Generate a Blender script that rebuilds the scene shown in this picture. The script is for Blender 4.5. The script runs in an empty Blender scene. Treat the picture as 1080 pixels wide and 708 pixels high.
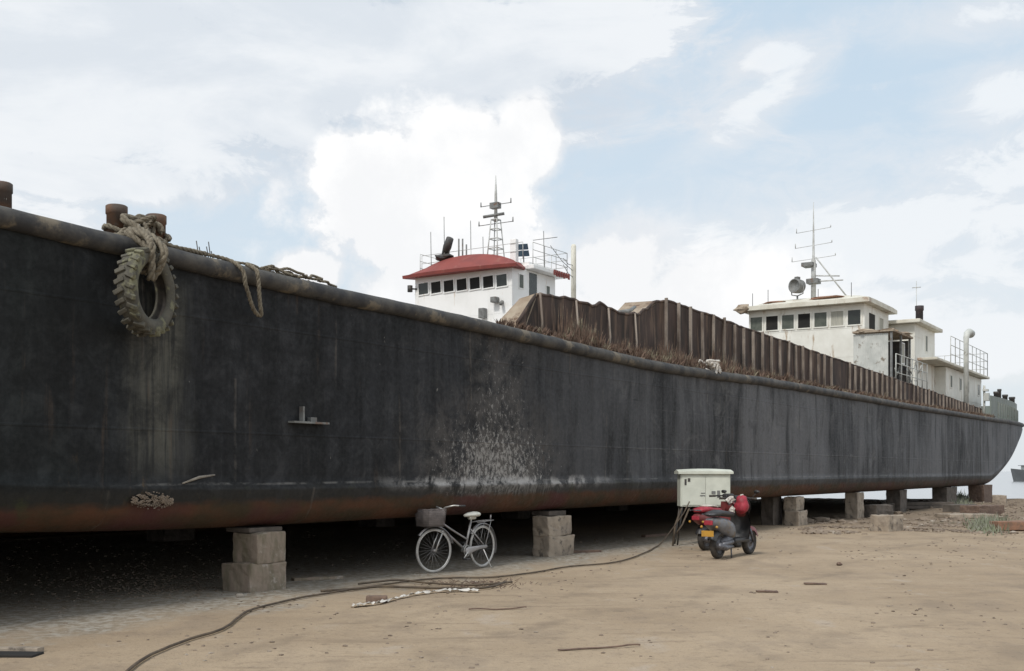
import bpy, bmesh, math, random
from mathutils import Vector, Matrix, noise
random.seed(11)
R = math.radians
scene = bpy.context.scene
col = scene.collection

# ------------------------------------------------------------------ camera model (used to survey the photo)
F, HOR, CX, CAMH = 1200.0, 497.0, 540.0, 1.48
TAN = 0.6333; D = Vector((0.5350, 0.8448, 0)); N = Vector((-0.8448, 0.5350, 0)); OX = -11.64
SHIP_YAW = math.atan2(D.y, D.x)

def G(u, y, z=0.0):                      # ground point seen at photo position
    Y = (CAMH - z) * F / (y - HOR)
    return Vector(((u - CX) / F * Y, Y, z))
def W(u, Y, z=0.0):
    return Vector(((u - CX) / F * Y, Y, z))
def L(u, y, t=0.0):                      # ship frame: s along, t inboard, z up
    c = -OX + t / 0.845
    Y = c / (TAN - (u - CX) / F)
    s = (Y - 0.535 * t) / 0.8448
    return Vector((s, t, CAMH + (HOR - y) * Y / F))
def toworld(p):
    return Vector((OX, 0, 0)) + D * p[0] + N * p[1] + Vector((0, 0, p[2]))
def lerp_tab(tab, x):
    if x <= tab[0][0]: return tab[0][1]
    for (a, b), (c, d) in zip(tab, tab[1:]):
        if x <= c: return b + (d - b) * (x - a) / (c - a)
    return tab[-1][1]

# ------------------------------------------------------------------ materials
class NT:
    def __init__(s, nt): s.nt = nt
    def n(s, typ, **kw):
        nd = s.nt.nodes.new(typ)
        for k, v in kw.items():
            if k.startswith('_'): setattr(nd, k[1:], v)
        return nd
    def link(s, a, b): s.nt.links.new(a, b)
    def set(s, sock, v):
        if isinstance(v, bpy.types.NodeSocket): s.link(v, sock)
        elif isinstance(v, (tuple, list)) and len(v) == 3 and sock.type == 'RGBA': sock.default_value = (*v, 1)
        else: sock.default_value = v
    def math(s, op, a, b=0.0, c=None, clamp=False):
        nd = s.n('ShaderNodeMath', _operation=op, _use_clamp=clamp)
        s.set(nd.inputs[0], a); s.set(nd.inputs[1], b)
        if c is not None: s.set(nd.inputs[2], c)
        return nd.outputs[0]
    def vmath(s, op, a, b):
        nd = s.n('ShaderNodeVectorMath', _operation=op)
        s.set(nd.inputs[0], a); s.set(nd.inputs[1], b)
        return nd.outputs['Value'] if op == 'LENGTH' else nd.outputs[0]
    def noise(s, vec, scale, detail=4, rough=.55, stretch=None, dist=0.0):
        if stretch:
            vec = s.vmath('MULTIPLY', vec, stretch)
        nd = s.n('ShaderNodeTexNoise')
        s.link(vec, nd.inputs['Vector'])
        nd.inputs['Scale'].default_value = scale; nd.inputs['Detail'].default_value = detail
        nd.inputs['Roughness'].default_value = rough; nd.inputs['Distortion'].default_value = dist
        return nd.outputs[0]
    def ramp(s, v, lo, hi, a=0.0, b=1.0, smooth=True):
        nd = s.n('ShaderNodeMapRange', _interpolation_type='SMOOTHSTEP' if smooth else 'LINEAR')
        s.set(nd.inputs[0], v); s.set(nd.inputs[1], lo); s.set(nd.inputs[2], hi)
        s.set(nd.inputs[3], a); s.set(nd.inputs[4], b)
        return nd.outputs[0]
    def mix(s, f, a, b):
        nd = s.n('ShaderNodeMix', _data_type='RGBA')
        s.set(nd.inputs[0], f); s.set(nd.inputs[6], a); s.set(nd.inputs[7], b)
        return nd.outputs[2]
    def sep(s, v):
        nd = s.n('ShaderNodeSeparateXYZ'); s.link(v, nd.inputs[0]); return nd.outputs
    def box(s, v, lo, hi, soft):          # 1 inside lo..hi
        a = s.ramp(v, lo - soft, lo + soft); b = s.ramp(v, hi - soft, hi + soft, 1, 0)
        return s.math('MULTIPLY', a, b)

def newmat(name):
    m = bpy.data.materials.new(name); m.use_nodes = True
    nt = m.node_tree; nt.nodes.clear()
    h = NT(nt)
    out = h.n('ShaderNodeOutputMaterial'); p = h.n('ShaderNodeBsdfPrincipled')
    h.link(p.outputs[0], out.inputs[0])
    tc = h.n('ShaderNodeTexCoord')
    return m, h, p, tc.outputs['Object']
def bump(h, p, height, strength=.4, dist=.01):
    b = h.n('ShaderNodeBump'); b.inputs['Strength'].default_value = strength; b.inputs['Distance'].default_value = dist
    h.link(height, b.inputs['Height']); h.link(b.outputs[0], p.inputs['Normal'])

def mat(name, c1, c2=None, scale=6, rough=.7, metal=0.0, stretch=None, c3=None, t3=.62, s3=3, st3=None, bmp=.3, bd=.006, spec=.5):
    m, h, p, co = newmat(name)
    c2 = c2 or tuple(x * .7 for x in c1)
    n1 = h.noise(co, scale, 5, .6, stretch)
    c = h.mix(h.ramp(n1, .35, .68), c1, c2)
    if c3:
        n3 = h.noise(co, s3, 6, .65, st3)
        c = h.mix(h.ramp(n3, t3 - .05, t3 + .07), c, c3)
    h.link(c, p.inputs['Base Color'])
    p.inputs['Roughness'].default_value = rough; p.inputs['Metallic'].default_value = metal
    p.inputs['Specular IOR Level'].default_value = spec
    bump(h, p, h.noise(co, scale * 4, 5, .65), bmp, bd)
    return m

def hull_material(other=False):
    m, h, p, co = newmat('weathered_black_hull_paint')
    X, Tt, Z = h.sep(co)
    big = h.noise(co, .35, 4, .55, (1, 1, .5))
    wide = h.noise(co, 1.0, 5, .6, (1.6, 1, .35), .4)
    streak = h.math('ADD', h.math('MULTIPLY', h.noise(co, 1.0, 6, .68, (4.2, 1, .25), .3), .55), h.math('MULTIPLY', wide, .45))
    streak2 = h.noise(co, 1.0, 5, .6, (15, 1, .8), .5)
    blot = h.noise(co, 2.6, 7, .7, (1, 1, 1), .5)
    fine = h.noise(co, 14, 6, .7)
    c = h.mix(h.ramp(streak, .40, .62), (.0060, .0070, .0090), (.020, .022, .0265))
    c = h.mix(h.math('MULTIPLY', h.ramp(blot, .50, .70), .5), c, (.046, .046, .048))
    pv = h.n('ShaderNodeCombineXYZ')
    h.set(pv.inputs[0], h.math('FLOOR', h.math('ADD', h.math('DIVIDE', X, 3.1), h.math('MULTIPLY', h.math('FLOOR', h.math('DIVIDE', Z, 1.28)), .43)))); h.set(pv.inputs[2], h.math('FLOOR', h.math('DIVIDE', Z, 1.28)))
    wn = h.n('ShaderNodeTexWhiteNoise'); h.link(pv.outputs[0], wn.inputs['Vector'])
    c = h.mix(h.math('MULTIPLY', wn.outputs[0], .30), c, (.004, .0045, .005))
    # dusty grey bloom, stronger on the after part of the side
    aft = h.ramp(X, 19.5, 33, .14, .95)
    aft2 = h.ramp(X, 44, 64, 0, .35)
    dust = h.math('MULTIPLY', h.ramp(h.math('ADD', h.math('MULTIPLY', big, .5), h.math('MULTIPLY', streak, .5)), .33, .62), h.math('ADD', aft, aft2))
    c = h.mix(dust, c, (.128, .129, .136))
    chalk = h.noise(co, 1.0, 7, .72, (.9, 1, 1.3), .8)
    c = h.mix(h.math('MULTIPLY', h.ramp(chalk, .54, .66), h.ramp(X, 17, 34, .04, .32)), c, (.19, .187, .185))
    hs = h.noise(co, 1.0, 7, .75, (.7, 1, 9), .3)
    c = h.mix(h.math('MULTIPLY', h.ramp(hs, .60, .70), h.ramp(X, 14, 34, .10, .38)), c, (.16, .158, .155))
    c = h.mix(h.math('MULTIPLY', h.ramp(hs, .40, .32), .45), c, (.008, .0085, .009))
    # fine runs
    c = h.mix(h.math('MULTIPLY', h.ramp(streak2, .54, .72), h.math('MULTIPLY', h.ramp(X, 20, 34, .10, .6), h.ramp(blot, .42, .6))), c, (.15, .145, .135))
    c = h.mix(h.math('MULTIPLY', h.ramp(wide, .46, .34), .55), c, (.012, .013, .014))
    c = h.mix(h.math('MULTIPLY', h.ramp(blot, .44, .32), .35), c, (.014, .014, .014))
    # green tinge forward
    c = h.mix(h.math('MULTIPLY', h.ramp(X, 15.5, 12.6), h.ramp(big, .35, .6, .2, .8)), c, (.0085, .0145, .0115))
    c = h.mix(h.math('MULTIPLY', h.ramp(X, 20, 17), h.ramp(blot, .62, .42, .1, .6)), c, (.0055, .006, .0065))
    # pale run of mud below the tyre
    run = h.math('MULTIPLY', h.box(h.math('ADD', X, h.math('ADD', h.math('MULTIPLY', h.math('SUBTRACT', wide, .5), .9), h.math('MULTIPLY', h.math('SUBTRACT', blot, .5), .35))), 14.32, 15.00, .22), h.box(Z, 1.55, 3.45, .3))
    c = h.mix(h.math('MULTIPLY', h.math('MULTIPLY', run, h.ramp(blot, .3, .6, .3, 1)), h.ramp(streak2, .36, .62, .30, 1)), c, (.088, .086, .072))
    # salt and barnacle patch amidships
    rx = h.math('DIVIDE', h.math('SUBTRACT', h.math('ADD', X, h.math('MULTIPLY', h.math('SUBTRACT', blot, .5), 1.8)), 21.3), 2.5)
    rz = h.math('DIVIDE', h.math('SUBTRACT', Z, 1.5), 1.35)
    rr = h.math('SQRT', h.math('ADD', h.math('MULTIPLY', rx, rx), h.math('MULTIPLY', rz, rz)))
    patch = h.ramp(rr, 1.35, .1)
    colz = h.math('MULTIPLY', h.box(h.math('ADD', X, h.math('MULTIPLY', h.math('SUBTRACT', blot, .5), 1.2)), 20.6, 22.3, .5), h.ramp(Z, 3.9, 2.0, .42, .72))
    patch = h.math('MAXIMUM', patch, colz)
    sp = h.noise(co, 1, 10, .84, (13, 1, 9), .4)
    thr = h.math('SUBTRACT', .68, h.math('MULTIPLY', patch, .21))
    spm = h.math('MULTIPLY', h.ramp(sp, thr, h.math('ADD', thr, .07)), h.ramp(patch, .02, .3))
    c = h.mix(h.math('MULTIPLY', h.math('MULTIPLY', patch, h.ramp(blot, .35, .6)), .85), c, (.10, .092, .086))
    c = h.mix(h.math('MULTIPLY', spm, .75), c, (.36, .35, .335))
    # salt ledge line
    w = h.noise(co, 2.2, 6, .7, (1, 1, 2.5))
    zz = h.math('ADD', Z, h.math('MULTIPLY', h.math('SUBTRACT', w, .5), .16))
    ln = h.math('MULTIPLY', h.box(h.math('ADD', zz, h.math('MULTIPLY', h.math('SUBTRACT', wide, .5), .25)), 1.24, 1.36, .07), h.box(X, 19.0, 24.8, 1.0))
    c = h.mix(h.math('MULTIPLY', ln, h.ramp(blot, .42, .58)), c, (.42, .41, .40))
    drip = h.math('MULTIPLY', h.math('MULTIPLY', h.box(Z, 1.0, 1.25, .05), h.box(X, 21, 23, .5)), h.ramp(streak2, .5, .6))
    c = h.mix(h.math('MULTIPLY', drip, .6), c, (.35, .34, .32))
    # scattered chips
    chip = h.noise(co, 1, 4, .6, (9, 1, 5))
    c = h.mix(h.math('MULTIPLY', h.ramp(chip, .70, .74), .55), c, (.26, .25, .23))
    # two long weld/rub lines
    for zl, amp, x0 in ((1.33, .55, 13), (1.93, .30, 24), (2.72, .18, 26)):
        l1 = h.box(h.math('ADD', Z, h.math('MULTIPLY', h.math('SUBTRACT', big, .5), .05)), zl - .012, zl + .012, .012)
        c = h.mix(h.math('MULTIPLY', h.math('MULTIPLY', l1, amp), h.math('MULTIPLY', h.ramp(X, x0, x0 + 2), h.ramp(w, .42, .6))), c, (.20, .195, .185))
    # dark band under knuckle, rust and old red boot-topping at the bilge
    zr = h.math('ADD', Z, h.math('MULTIPLY', h.math('SUBTRACT', w, .5), .20))
    c = h.mix(h.ramp(zr, 1.36, 1.20, 0, .55), c, (.030, .028, .024))
    rust = h.mix(h.ramp(h.noise(co, 1.3, 5, .6, (1, 1, 2)), .35, .65), (.095, .042, .022), (.050, .036, .020))
    rust = h.mix(h.ramp(h.noise(co, .8, 3, .5), .5, .68), rust, (.075, .028, .026))
    c = h.mix(h.ramp(zr, 1.17, 1.06, 0, h.ramp(X, 30, 60, .92, .45)), c, rust)
    c = h.mix(h.math('MULTIPLY', h.ramp(h.noise(co, 1, 6, .7, (3, 1, 1.2)), .60, .72), h.ramp(zr, 1.9, 1.2)), c, (.075, .050, .028))
    # algae
    c = h.mix(h.math('MULTIPLY', h.ramp(h.noise(co, 2.1, 5, .7), .58, .7), h.math('MULTIPLY', h.ramp(zr, 1.5, 1.15), .5)), c, (.045, .050, .022))
    fx0 = h.math('FRACT', h.math('ADD', h.math('DIVIDE', X, 3.1), h.math('MULTIPLY', h.math('FLOOR', h.math('DIVIDE', Z, 1.28)), .43)))
    vs0 = h.box(fx0, .494, .506, .004)
    c = h.mix(h.math('MULTIPLY', vs0, h.ramp(blot, .4, .65, 0, .5)), c, (.12, .105, .09))
    rr2 = h.noise(co, 1, 5, .6, (5.5, 1, .35), .2)
    c = h.mix(h.math('MULTIPLY', h.math('MULTIPLY', h.ramp(rr2, .60, .70), h.ramp(blot, .40, .58)), .45), c, (.075, .050, .034))
    h.link(c, p.inputs['Base Color'])
    h.link(h.ramp(fine, .3, .7, .55, .85), p.inputs['Roughness'])
    p.inputs['Specular IOR Level'].default_value = .22
    # welded plate seams
    fx = h.math('FRACT', h.math('ADD', h.math('DIVIDE', X, 3.1), h.math('MULTIPLY', h.math('FLOOR', h.math('DIVIDE', Z, 1.28)), .43)))
    fz = h.math('FRACT', h.math('DIVIDE', Z, 1.28))
    seam = h.math('MAXIMUM', h.box(fx, .4965, .5035, .0025), h.box(fz, .495, .515, .006))
    hb = h.math('ADD', h.math('MULTIPLY', seam, 2.0), h.math('MULTIPLY', fine, .5), h.math('ADD', streak2, h.math('MULTIPLY', spm, .8)))
    bump(h, p, hb, .35, .006)
    return m

def ground_material():
    m, h, p, co = newmat('packed_sandy_concrete')
    n1 = h.noise(co, .25, 6, .6); n2 = h.noise(co, 1.4, 6, .65, (1, .55, 1)); n3 = h.noise(co, 9, 6, .7); n4 = h.noise(co, 45, 4, .7)
    X, Y, Z = h.sep(co)
    c = h.mix(h.ramp(n1, .35, .65), (.395, .308, .215), (.315, .240, .163))
    c = h.mix(h.math('MULTIPLY', h.ramp(n2, .46, .70), .5), c, (.23, .18, .135))
    c = h.mix(h.math('MULTIPLY', h.ramp(n2, .42, .30), .6), c, (.40, .335, .27))
    c = h.mix(h.math('MULTIPLY', h.ramp(n3, .54, .70), .5), c, (.16, .125, .09))
    c = h.mix(h.math('MULTIPLY', h.ramp(n4, .56, .68), .5), c, (.11, .085, .06))
    c = h.mix(h.math('MULTIPLY', h.ramp(n4, .36, .28), .35), c, (.50, .44, .37))
    # long scuffs dragged alongside the ship
    sc = h.noise(co, 1, 5, .65, (.5, 3.2, 1), .6)
    c = h.mix(h.math('MULTIPLY', h.ramp(sc, .55, .68), .42), c, (.18, .135, .095))
    sc2 = h.noise(co, 1, 8, .78, (3.2, 6, 1), .8)
    c = h.mix(h.math('MULTIPLY', h.ramp(sc2, .56, .68), .45), c, (.17, .13, .09))
    c = h.mix(h.math('MULTIPLY', h.ramp(sc2, .42, .32), .40), c, (.47, .40, .31))
    along = h.math('ADD', h.math('MULTIPLY', h.math('ADD', X, 11.64), .535), h.math('MULTIPLY', Y, .845))
    off0 = h.math('SUBTRACT', h.math('MULTIPLY', h.math('ADD', X, 11.64), -.845), h.math('MULTIPLY', Y, -.535))
    cv = h.n('ShaderNodeCombineXYZ'); h.set(cv.inputs[0], along)
    wv = h.math('ADD', off0, h.math('MULTIPLY', h.math('SUBTRACT', h.noise(cv.outputs[0], .16, 2), .5), 4.5))
    ruts = None
    for rc_, am in ((-3.1, .5), (-4.6, .5), (-7.2, .35), (-8.7, .35)):
        k_ = h.math('MULTIPLY', h.box(wv, rc_ - .12, rc_ + .12, .07), am); ruts = k_ if ruts is None else h.math('MAXIMUM', ruts, k_)
    ruts = h.math('MULTIPLY', ruts, h.ramp(n2, .40, .58, .1, 1))
    c = h.mix(h.math('MULTIPLY', ruts, .75), c, (.20, .155, .11))
    # concrete lighter foreground, brown rubble earth on the bank
    bank = h.math('MULTIPLY', h.ramp(h.math('ADD', Y, h.math('MULTIPLY', n2, 10)), 30, 38), h.ramp(X, 5, 12))
    c = h.mix(h.math('MULTIPLY', bank, .75), c, h.mix(h.ramp(n3, .4, .6), (.125, .095, .066), (.22, .17, .125)))
    # greenish silt spilled along the ship
    off = h.math('SUBTRACT', h.math('MULTIPLY', h.math('ADD', X, 11.64), .845), h.math('MULTIPLY', Y, .535))
    silt = h.math('MULTIPLY', h.ramp(h.math('ADD', off, h.math('MULTIPLY', h.math('SUBTRACT', n2, .5), 3.5)), 1.5, .2), h.ramp(Y, 30, 22))
    c = h.mix(h.math('MULTIPLY', silt, .85), c, h.mix(h.ramp(n3, .42, .6), (.20, .17, .13), (.35, .33, .29)))
    h.link(c, p.inputs['Base Color'])
    p.inputs['Roughness'].default_value = .9; p.inputs['Specular IOR Level'].default_value = .25
    bump(h, p, h.math('ADD', h.math('MULTIPLY', n3, 1.0), h.math('ADD', h.math('MULTIPLY', n4, .35), h.math('SUBTRACT', h.math('MULTIPLY', sc, .8), h.math('MULTIPLY', ruts, .7)))), .65, .035)
    return m

M = {}
M['hull'] = hull_material()
M['ground'] = ground_material()
M['deck'] = mat('rusty_deck_plate', (.10, .07, .05), (.06, .05, .045), 2, .85)
M['rail'] = mat('scuffed_rubbing_rail', (.024, .024, .026), (.075, .069, .060), 3.2, .7, stretch=(1, 1, 1), c3=(.15, .125, .09), t3=.60, s3=2.2, bmp=.6, bd=.01)
M['rust'] = mat('dark_rust_plate', (.066, .042, .034), (.028, .020, .016), 1.5, .85, stretch=(3, 3, .5), c3=(.12, .080, .058), t3=.55, s3=1, st3=(5, 5, .5), bmp=.5, bd=.01)
M['rib'] = mat('faded_rust_stiffener', (.30, .255, .215), (.13, .10, .08), 2.5, .85, stretch=(1, 1, .5), c3=(.20, .175, .15), t3=.58, s3=4)
M['beige_plate'] = mat('dusty_beige_plate', (.36, .30, .23), (.22, .16, .11), 2.5, .85, c3=(.12, .07, .045), t3=.6)
M['cream'] = mat('weathered_cream_paint', (.78, .775, .72), (.68, .67, .61), 1.2, .6, c3=(.40, .31, .22), t3=.62, s3=1.2, st3=(4, 4, .6), bmp=.2)
M['roofcream'] = mat('faded_roof_paint', (.66, .64, .56), (.52, .49, .41), 1.5, .75, c3=(.30, .17, .11), t3=.63, s3=.8)
M['rustpatch'] = mat('rusted_roof_patch', (.24, .12, .08), (.30, .19, .13), 5, .85)
M['white'] = mat('white_ship_paint', (.84, .84, .83), (.78, .78, .765), 1, .5, c3=(.60, .50, .40), t3=.655, s3=1.3, st3=(5, 5, .6), bmp=.12)
M['redroof'] = mat('faded_red_roof_paint', (.235, .050, .040), (.19, .042, .036), 1.5, .7, c3=(.25, .085, .065), t3=.62, s3=2)
M['glass'] = mat('dark_window_glass', (.018, .022, .020), (.030, .036, .030), 2, .25, bmp=.02)
M['glass2'] = mat('dusty_window_glass', (.10, .11, .09), (.06, .07, .055), 5, .45)
M['curtain'] = mat('pale_curtain', (.42, .41, .35), (.30, .30, .26), 7, .8, stretch=(6, 6, .3))
M['sheet'] = mat('pale_corrugated_sheet', (.56, .57, .54), (.44, .455, .43), 2, .6, c3=(.2, .17, .13), t3=.62)
M['dark'] = mat('dark_opening', (.012, .012, .012), (.02, .018, .016), 3, .9)
M['greysteel'] = mat('grey_painted_steel', (.20, .205, .20), (.12, .12, .115), 6, .55, c3=(.15, .09, .06), t3=.62)
M['mastpaint'] = mat('pale_mast_paint', (.50, .51, .50), (.38, .38, .36), 5, .55)
M['darksteel'] = mat('dark_steel', (.04, .042, .045), (.07, .06, .05), 5, .6)
M['chimney'] = mat('sooty_chimney', (.045, .030, .032), (.025, .022, .025), 5, .7)
M['bollard'] = mat('rusty_bollard', (.080, .064, .055), (.15, .080, .045), 4, .85, c3=(.16, .14, .12), t3=.6, s3=6, bmp=.6, bd=.01)
M['poop'] = mat('faded_green_bulwark', (.17, .20, .18), (.23, .25, .23), 2, .7, stretch=(3, 3, .5), c3=(.12, .10, .08), t3=.62)
M['rope'] = mat('old_hemp_rope', (.21, .185, .14), (.12, .10, .072), 20, .95, bmp=.9, bd=.01)
M['tyre'] = mat('muddy_tyre_rubber', (.105, .098, .078), (.045, .043, .038), 5, .95, c3=(.17, .165, .105), t3=.56, s3=5, bmp=.7, bd=.01)
M['concrete'] = mat('weathered_concrete', (.36, .30, .235), (.24, .20, .16), 4, .9, c3=(.13, .11, .09), t3=.6, s3=7, bmp=.7, bd=.012)
M['timber'] = mat('weathered_pink_timber', (.27, .215, .17), (.17, .145, .10), 5, .9, stretch=(2, 2, .7), c3=(.34, .30, .26), t3=.62, s3=5, bmp=.6, bd=.01)
M['darkblock'] = mat('dark_brown_block', (.12, .10, .085), (.07, .06, .05), 4, .9, bmp=.6, bd=.012)  # darker brown tone for props, boards and beams
M['brick'] = mat('dull_brown_brick', (.17, .115, .085), (.11, .075, .06), 14, .9)
M['redbrick'] = mat('orange_brick', (.25, .135, .085), (.16, .10, .07), 8, .9)
M['weed'] = mat('dry_brown_weed', (.17, .115, .085), (.095, .062, .048), 5, .95, c3=(.24, .21, .15), t3=.56, s3=4)
M['greenweed'] = mat('pale_green_weed', (.15, .17, .10), (.24, .24, .20), 6, .9)
M['hose'] = mat('dirty_black_hose', (.060, .045, .032), (.12, .09, .06), 5, .8)
M['cloth'] = mat('muddy_white_cloth', (.62, .60, .56), (.42, .38, .33), 7, .9, bmp=.6)
M['rubble'] = mat('dull_brown_rubble', (.24, .19, .145), (.13, .10, .075), .9, .95, c3=(.34, .30, .25), t3=.6, s3=1.5)
M['stone'] = mat('pale_stone', (.30, .27, .23), (.18, .16, .135), 8, .9)
M['chrome'] = mat('dull_chrome', (.62, .62, .60), (.45, .44, .42), 8, .38, .5)
M['bikegrey'] = mat('pale_grey_tyre', (.42, .41, .39), (.28, .27, .255), 8, .7)
M['bikeframe'] = mat('worn_silver_frame', (.34, .33, .33), (.24, .23, .23), 6, .45, .3)
M['saddle'] = mat('pale_saddle_cover', (.60, .60, .55), (.48, .47, .42), 9, .7)
M['basket'] = mat('grey_wire_basket', (.24, .21, .20), (.17, .15, .145), 12, .7)
M['black'] = mat('black_plastic', (.022, .022, .024), (.035, .034, .034), 8, .5)
M['rubber'] = mat('dusty_black_rubber', (.035, .032, .030), (.07, .06, .05), 12, .85)
M['redplastic'] = mat('bright_red_plastic', (.36, .025, .045), (.22, .018, .03), 9, .6)
M['maroon'] = mat('faded_maroon_paint', (.22, .045, .045), (.13, .03, .03), 6, .5)
M['scootgrey'] = mat('silver_grey_plastic', (.20, .205, .22), (.12, .12, .13), 6, .5, .2, c3=(.17, .14, .11), t3=.55, s3=9)
M['engine'] = mat('oily_engine_metal', (.16, .16, .175), (.09, .09, .10), 14, .45, .6)
M['yellow'] = mat('yellow_number_plate', (.50, .27, .04), (.36, .20, .04), 9, .5)
M['cabinet'] = mat('pale_grey_cabinet_paint', (.62, .64, .56), (.52, .54, .47), 3, .5, c3=(.32, .28, .22), t3=.69, s3=5)
M['board'] = mat('dark_blue_panel', (.02, .05, .085), (.03, .07, .10), 3, .35)
M['boatdark'] = mat('far_dark_boat_paint', (.10, .11, .115), (.07, .075, .08), .5, .7)
M['boatlight'] = mat('far_pale_boat_paint', (.55, .56, .53), (.42, .43, .40), .5, .7)
m, h, p, co = newmat('pale_calm_water')
p.inputs['Base Color'].default_value = (.30, .31, .32, 1); p.inputs['Roughness'].default_value = .22
p.inputs['Specular IOR Level'].default_value = 1.0; p.inputs['IOR'].default_value = 1.6
bump(h, p, h.noise(co, .9, 4, .6, (1, 2.5, 1)), .15, .05); M['water'] = m

# ------------------------------------------------------------------ mesh builder
class MB:
    def __init__(s): s.v = []; s.f = []; s.mi = []; s.sm = []; s.cur = 0
    def add(s, vs, fs, smooth=False):
        o = len(s.v); s.v += [tuple(v) for v in vs]
        for f in fs: s.f.append([i + o for i in f]); s.mi.append(s.cur); s.sm.append(smooth)
    def box(s, a, b, mtx=None):
        x0, y0, z0 = a; x1, y1, z1 = b
        vs = [Vector(v) for v in ((x0,y0,z0),(x1,y0,z0),(x1,y1,z0),(x0,y1,z0),(x0,y0,z1),(x1,y0,z1),(x1,y1,z1),(x0,y1,z1))]
        if mtx: vs = [mtx @ v for v in vs]
        s.add(vs, [(0,3,2,1),(4,5,6,7),(0,1,5,4),(1,2,6,5),(2,3,7,6),(3,0,4,7)])
        return s
    def bevbox(s, a, b, r=.02, mtx=None, jit=0.0, seed=0):
        bm = bmesh.new(); bmesh.ops.create_cube(bm, size=1)
        a = Vector(a); b = Vector(b); d = b - a; c = (a + b) / 2
        for v in bm.verts: v.co = Vector((v.co.x * d.x, v.co.y * d.y, v.co.z * d.z)) + c
        bmesh.ops.bevel(bm, geom=bm.edges[:], offset=r, segments=2, affect='EDGES', profile=.6)
        if jit:
            bmesh.ops.subdivide_edges(bm, edges=[e for e in bm.edges if e.calc_length() > .12], cuts=5, use_grid_fill=True)
            for v in bm.verts:
                k = noise.noise_vector(v.co * 4 + Vector((seed * 7.3, 0, 0))) * jit + noise.noise_vector(v.co * 17 + Vector((seed, 3, 0))) * jit * .4
                v.co += k
        bm.verts.index_update()
        vs = [mtx @ v.co if mtx else v.co.copy() for v in bm.verts]
        s.add(vs, [[v.index for v in f.verts] for f in bm.faces]); bm.free(); return s
    def tube(s, pts, r, seg=8, closed=False, caps=True):
        pts = [Vector(p) for p in pts]; n = len(pts); rings = []
        rr = r if isinstance(r, (list, tuple)) else [r] * n
        t0 = (pts[1] - pts[0]).normalized()
        up = Vector((0, 0, 1)) if abs(t0.z) < .9 else Vector((1, 0, 0))
        a = t0.cross(up).normalized()
        for i in range(n):
            if closed: t = (pts[(i + 1) % n] - pts[i - 1])
            else: t = pts[min(i + 1, n - 1)] - pts[max(i - 1, 0)]
            if t.length < 1e-9: t = t0
            t = t.normalized(); a = (a - t * a.dot(t))
            a = a.normalized() if a.length > 1e-6 else t.orthogonal().normalized()
            b = t.cross(a)
            rings.append([pts[i] + (a * math.cos(k * 2 * math.pi / seg) + b * math.sin(k * 2 * math.pi / seg)) * rr[i] for k in range(seg)])
        vs = [v for ring in rings for v in ring]; fs = []
        for i in range(n if closed else n - 1):
            j = (i + 1) % n
            for k in range(seg):
                l = (k + 1) % seg; fs.append((i * seg + k, i * seg + l, j * seg + l, j * seg + k))
        if caps and not closed: fs.append(tuple(range(seg))[::-1]); fs.append(tuple((n - 1) * seg + k for k in range(seg)))
        s.add(vs, fs, True); return s
    def cyl(s, a, b, r, r2=None, seg=16):
        return s.tube([a, b], [r, r if r2 is None else r2], seg)
    def lathe(s, prof, seg=24, mtx=None, closed=False):   # prof (r, x) about local X axis... axis = Y
        vs = []; fs = []; n = len(prof)
        for k in range(seg):
            an = k * 2 * math.pi / seg
            for (r, y) in prof:
                v = Vector((r * math.cos(an), y, r * math.sin(an)))
                vs.append(mtx @ v if mtx else v)
        for k in range(seg):
            l = (k + 1) % seg
            for i in range(n if closed else n - 1):
                j = (i + 1) % n
                fs.append((k * n + i, k * n + j, l * n + j, l * n + i))
        s.add(vs, fs, True); return s
    def loft(s, secs, seg=14, mtx=None, ex=2.6):          # secs: (x, zc, halfw, halfh)
        vs = []; fs = []
        for (x, zc, hw, hh) in secs:
            for k in range(seg):
                an = k * 2 * math.pi / seg; c = math.cos(an); sn = math.sin(an)
                v = Vector((x, math.copysign(abs(c) ** (2 / ex), c) * hw, zc + math.copysign(abs(sn) ** (2 / ex), sn) * hh))
                vs.append(mtx @ v if mtx else v)
        n = len(secs)
        for i in range(n - 1):
            for k in range(seg):
                l = (k + 1) % seg; fs.append((i * seg + k, i * seg + l, (i + 1) * seg + l, (i + 1) * seg + k))
        fs.append(tuple(range(seg))[::-1]); fs.append(tuple((n - 1) * seg + k for k in range(seg)))
        s.add(vs, fs, True); return s
    def blob(s, c, r, sq=(1, 1, 1), jit=.25, sub=2, seed=0):
        bm = bmesh.new(); bmesh.ops.create_icosphere(bm, subdivisions=sub, radius=1)
        vs = []
        for v in bm.verts:
            k = 1 + jit * noise.noise(v.co * 1.7 + Vector((seed * 3.1, seed, 0)))
            vs.append(Vector(c) + Vector((v.co.x * sq[0], v.co.y * sq[1], v.co.z * sq[2])) * r * k)
        bm.verts.index_update()
        s.add(vs, [[v.index for v in f.verts] for f in bm.faces], False); bm.free(); return s
    def build(s, name, mats, parent=None, loc=None, rotz=0):
        me = bpy.data.meshes.new(name); me.from_pydata(s.v, [], s.f)
        if not isinstance(mats, (list, tuple)): mats = [mats]
        for m_ in mats: me.materials.append(m_)
        me.polygons.foreach_set('material_index', s.mi); me.polygons.foreach_set('use_smooth', s.sm)
        me.update(); o = bpy.data.objects.new(name, me); col.objects.link(o)
        if parent: o.parent = parent
        if loc is not None: o.location = loc
        o.rotation_euler.z = rotz
        return o

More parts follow.
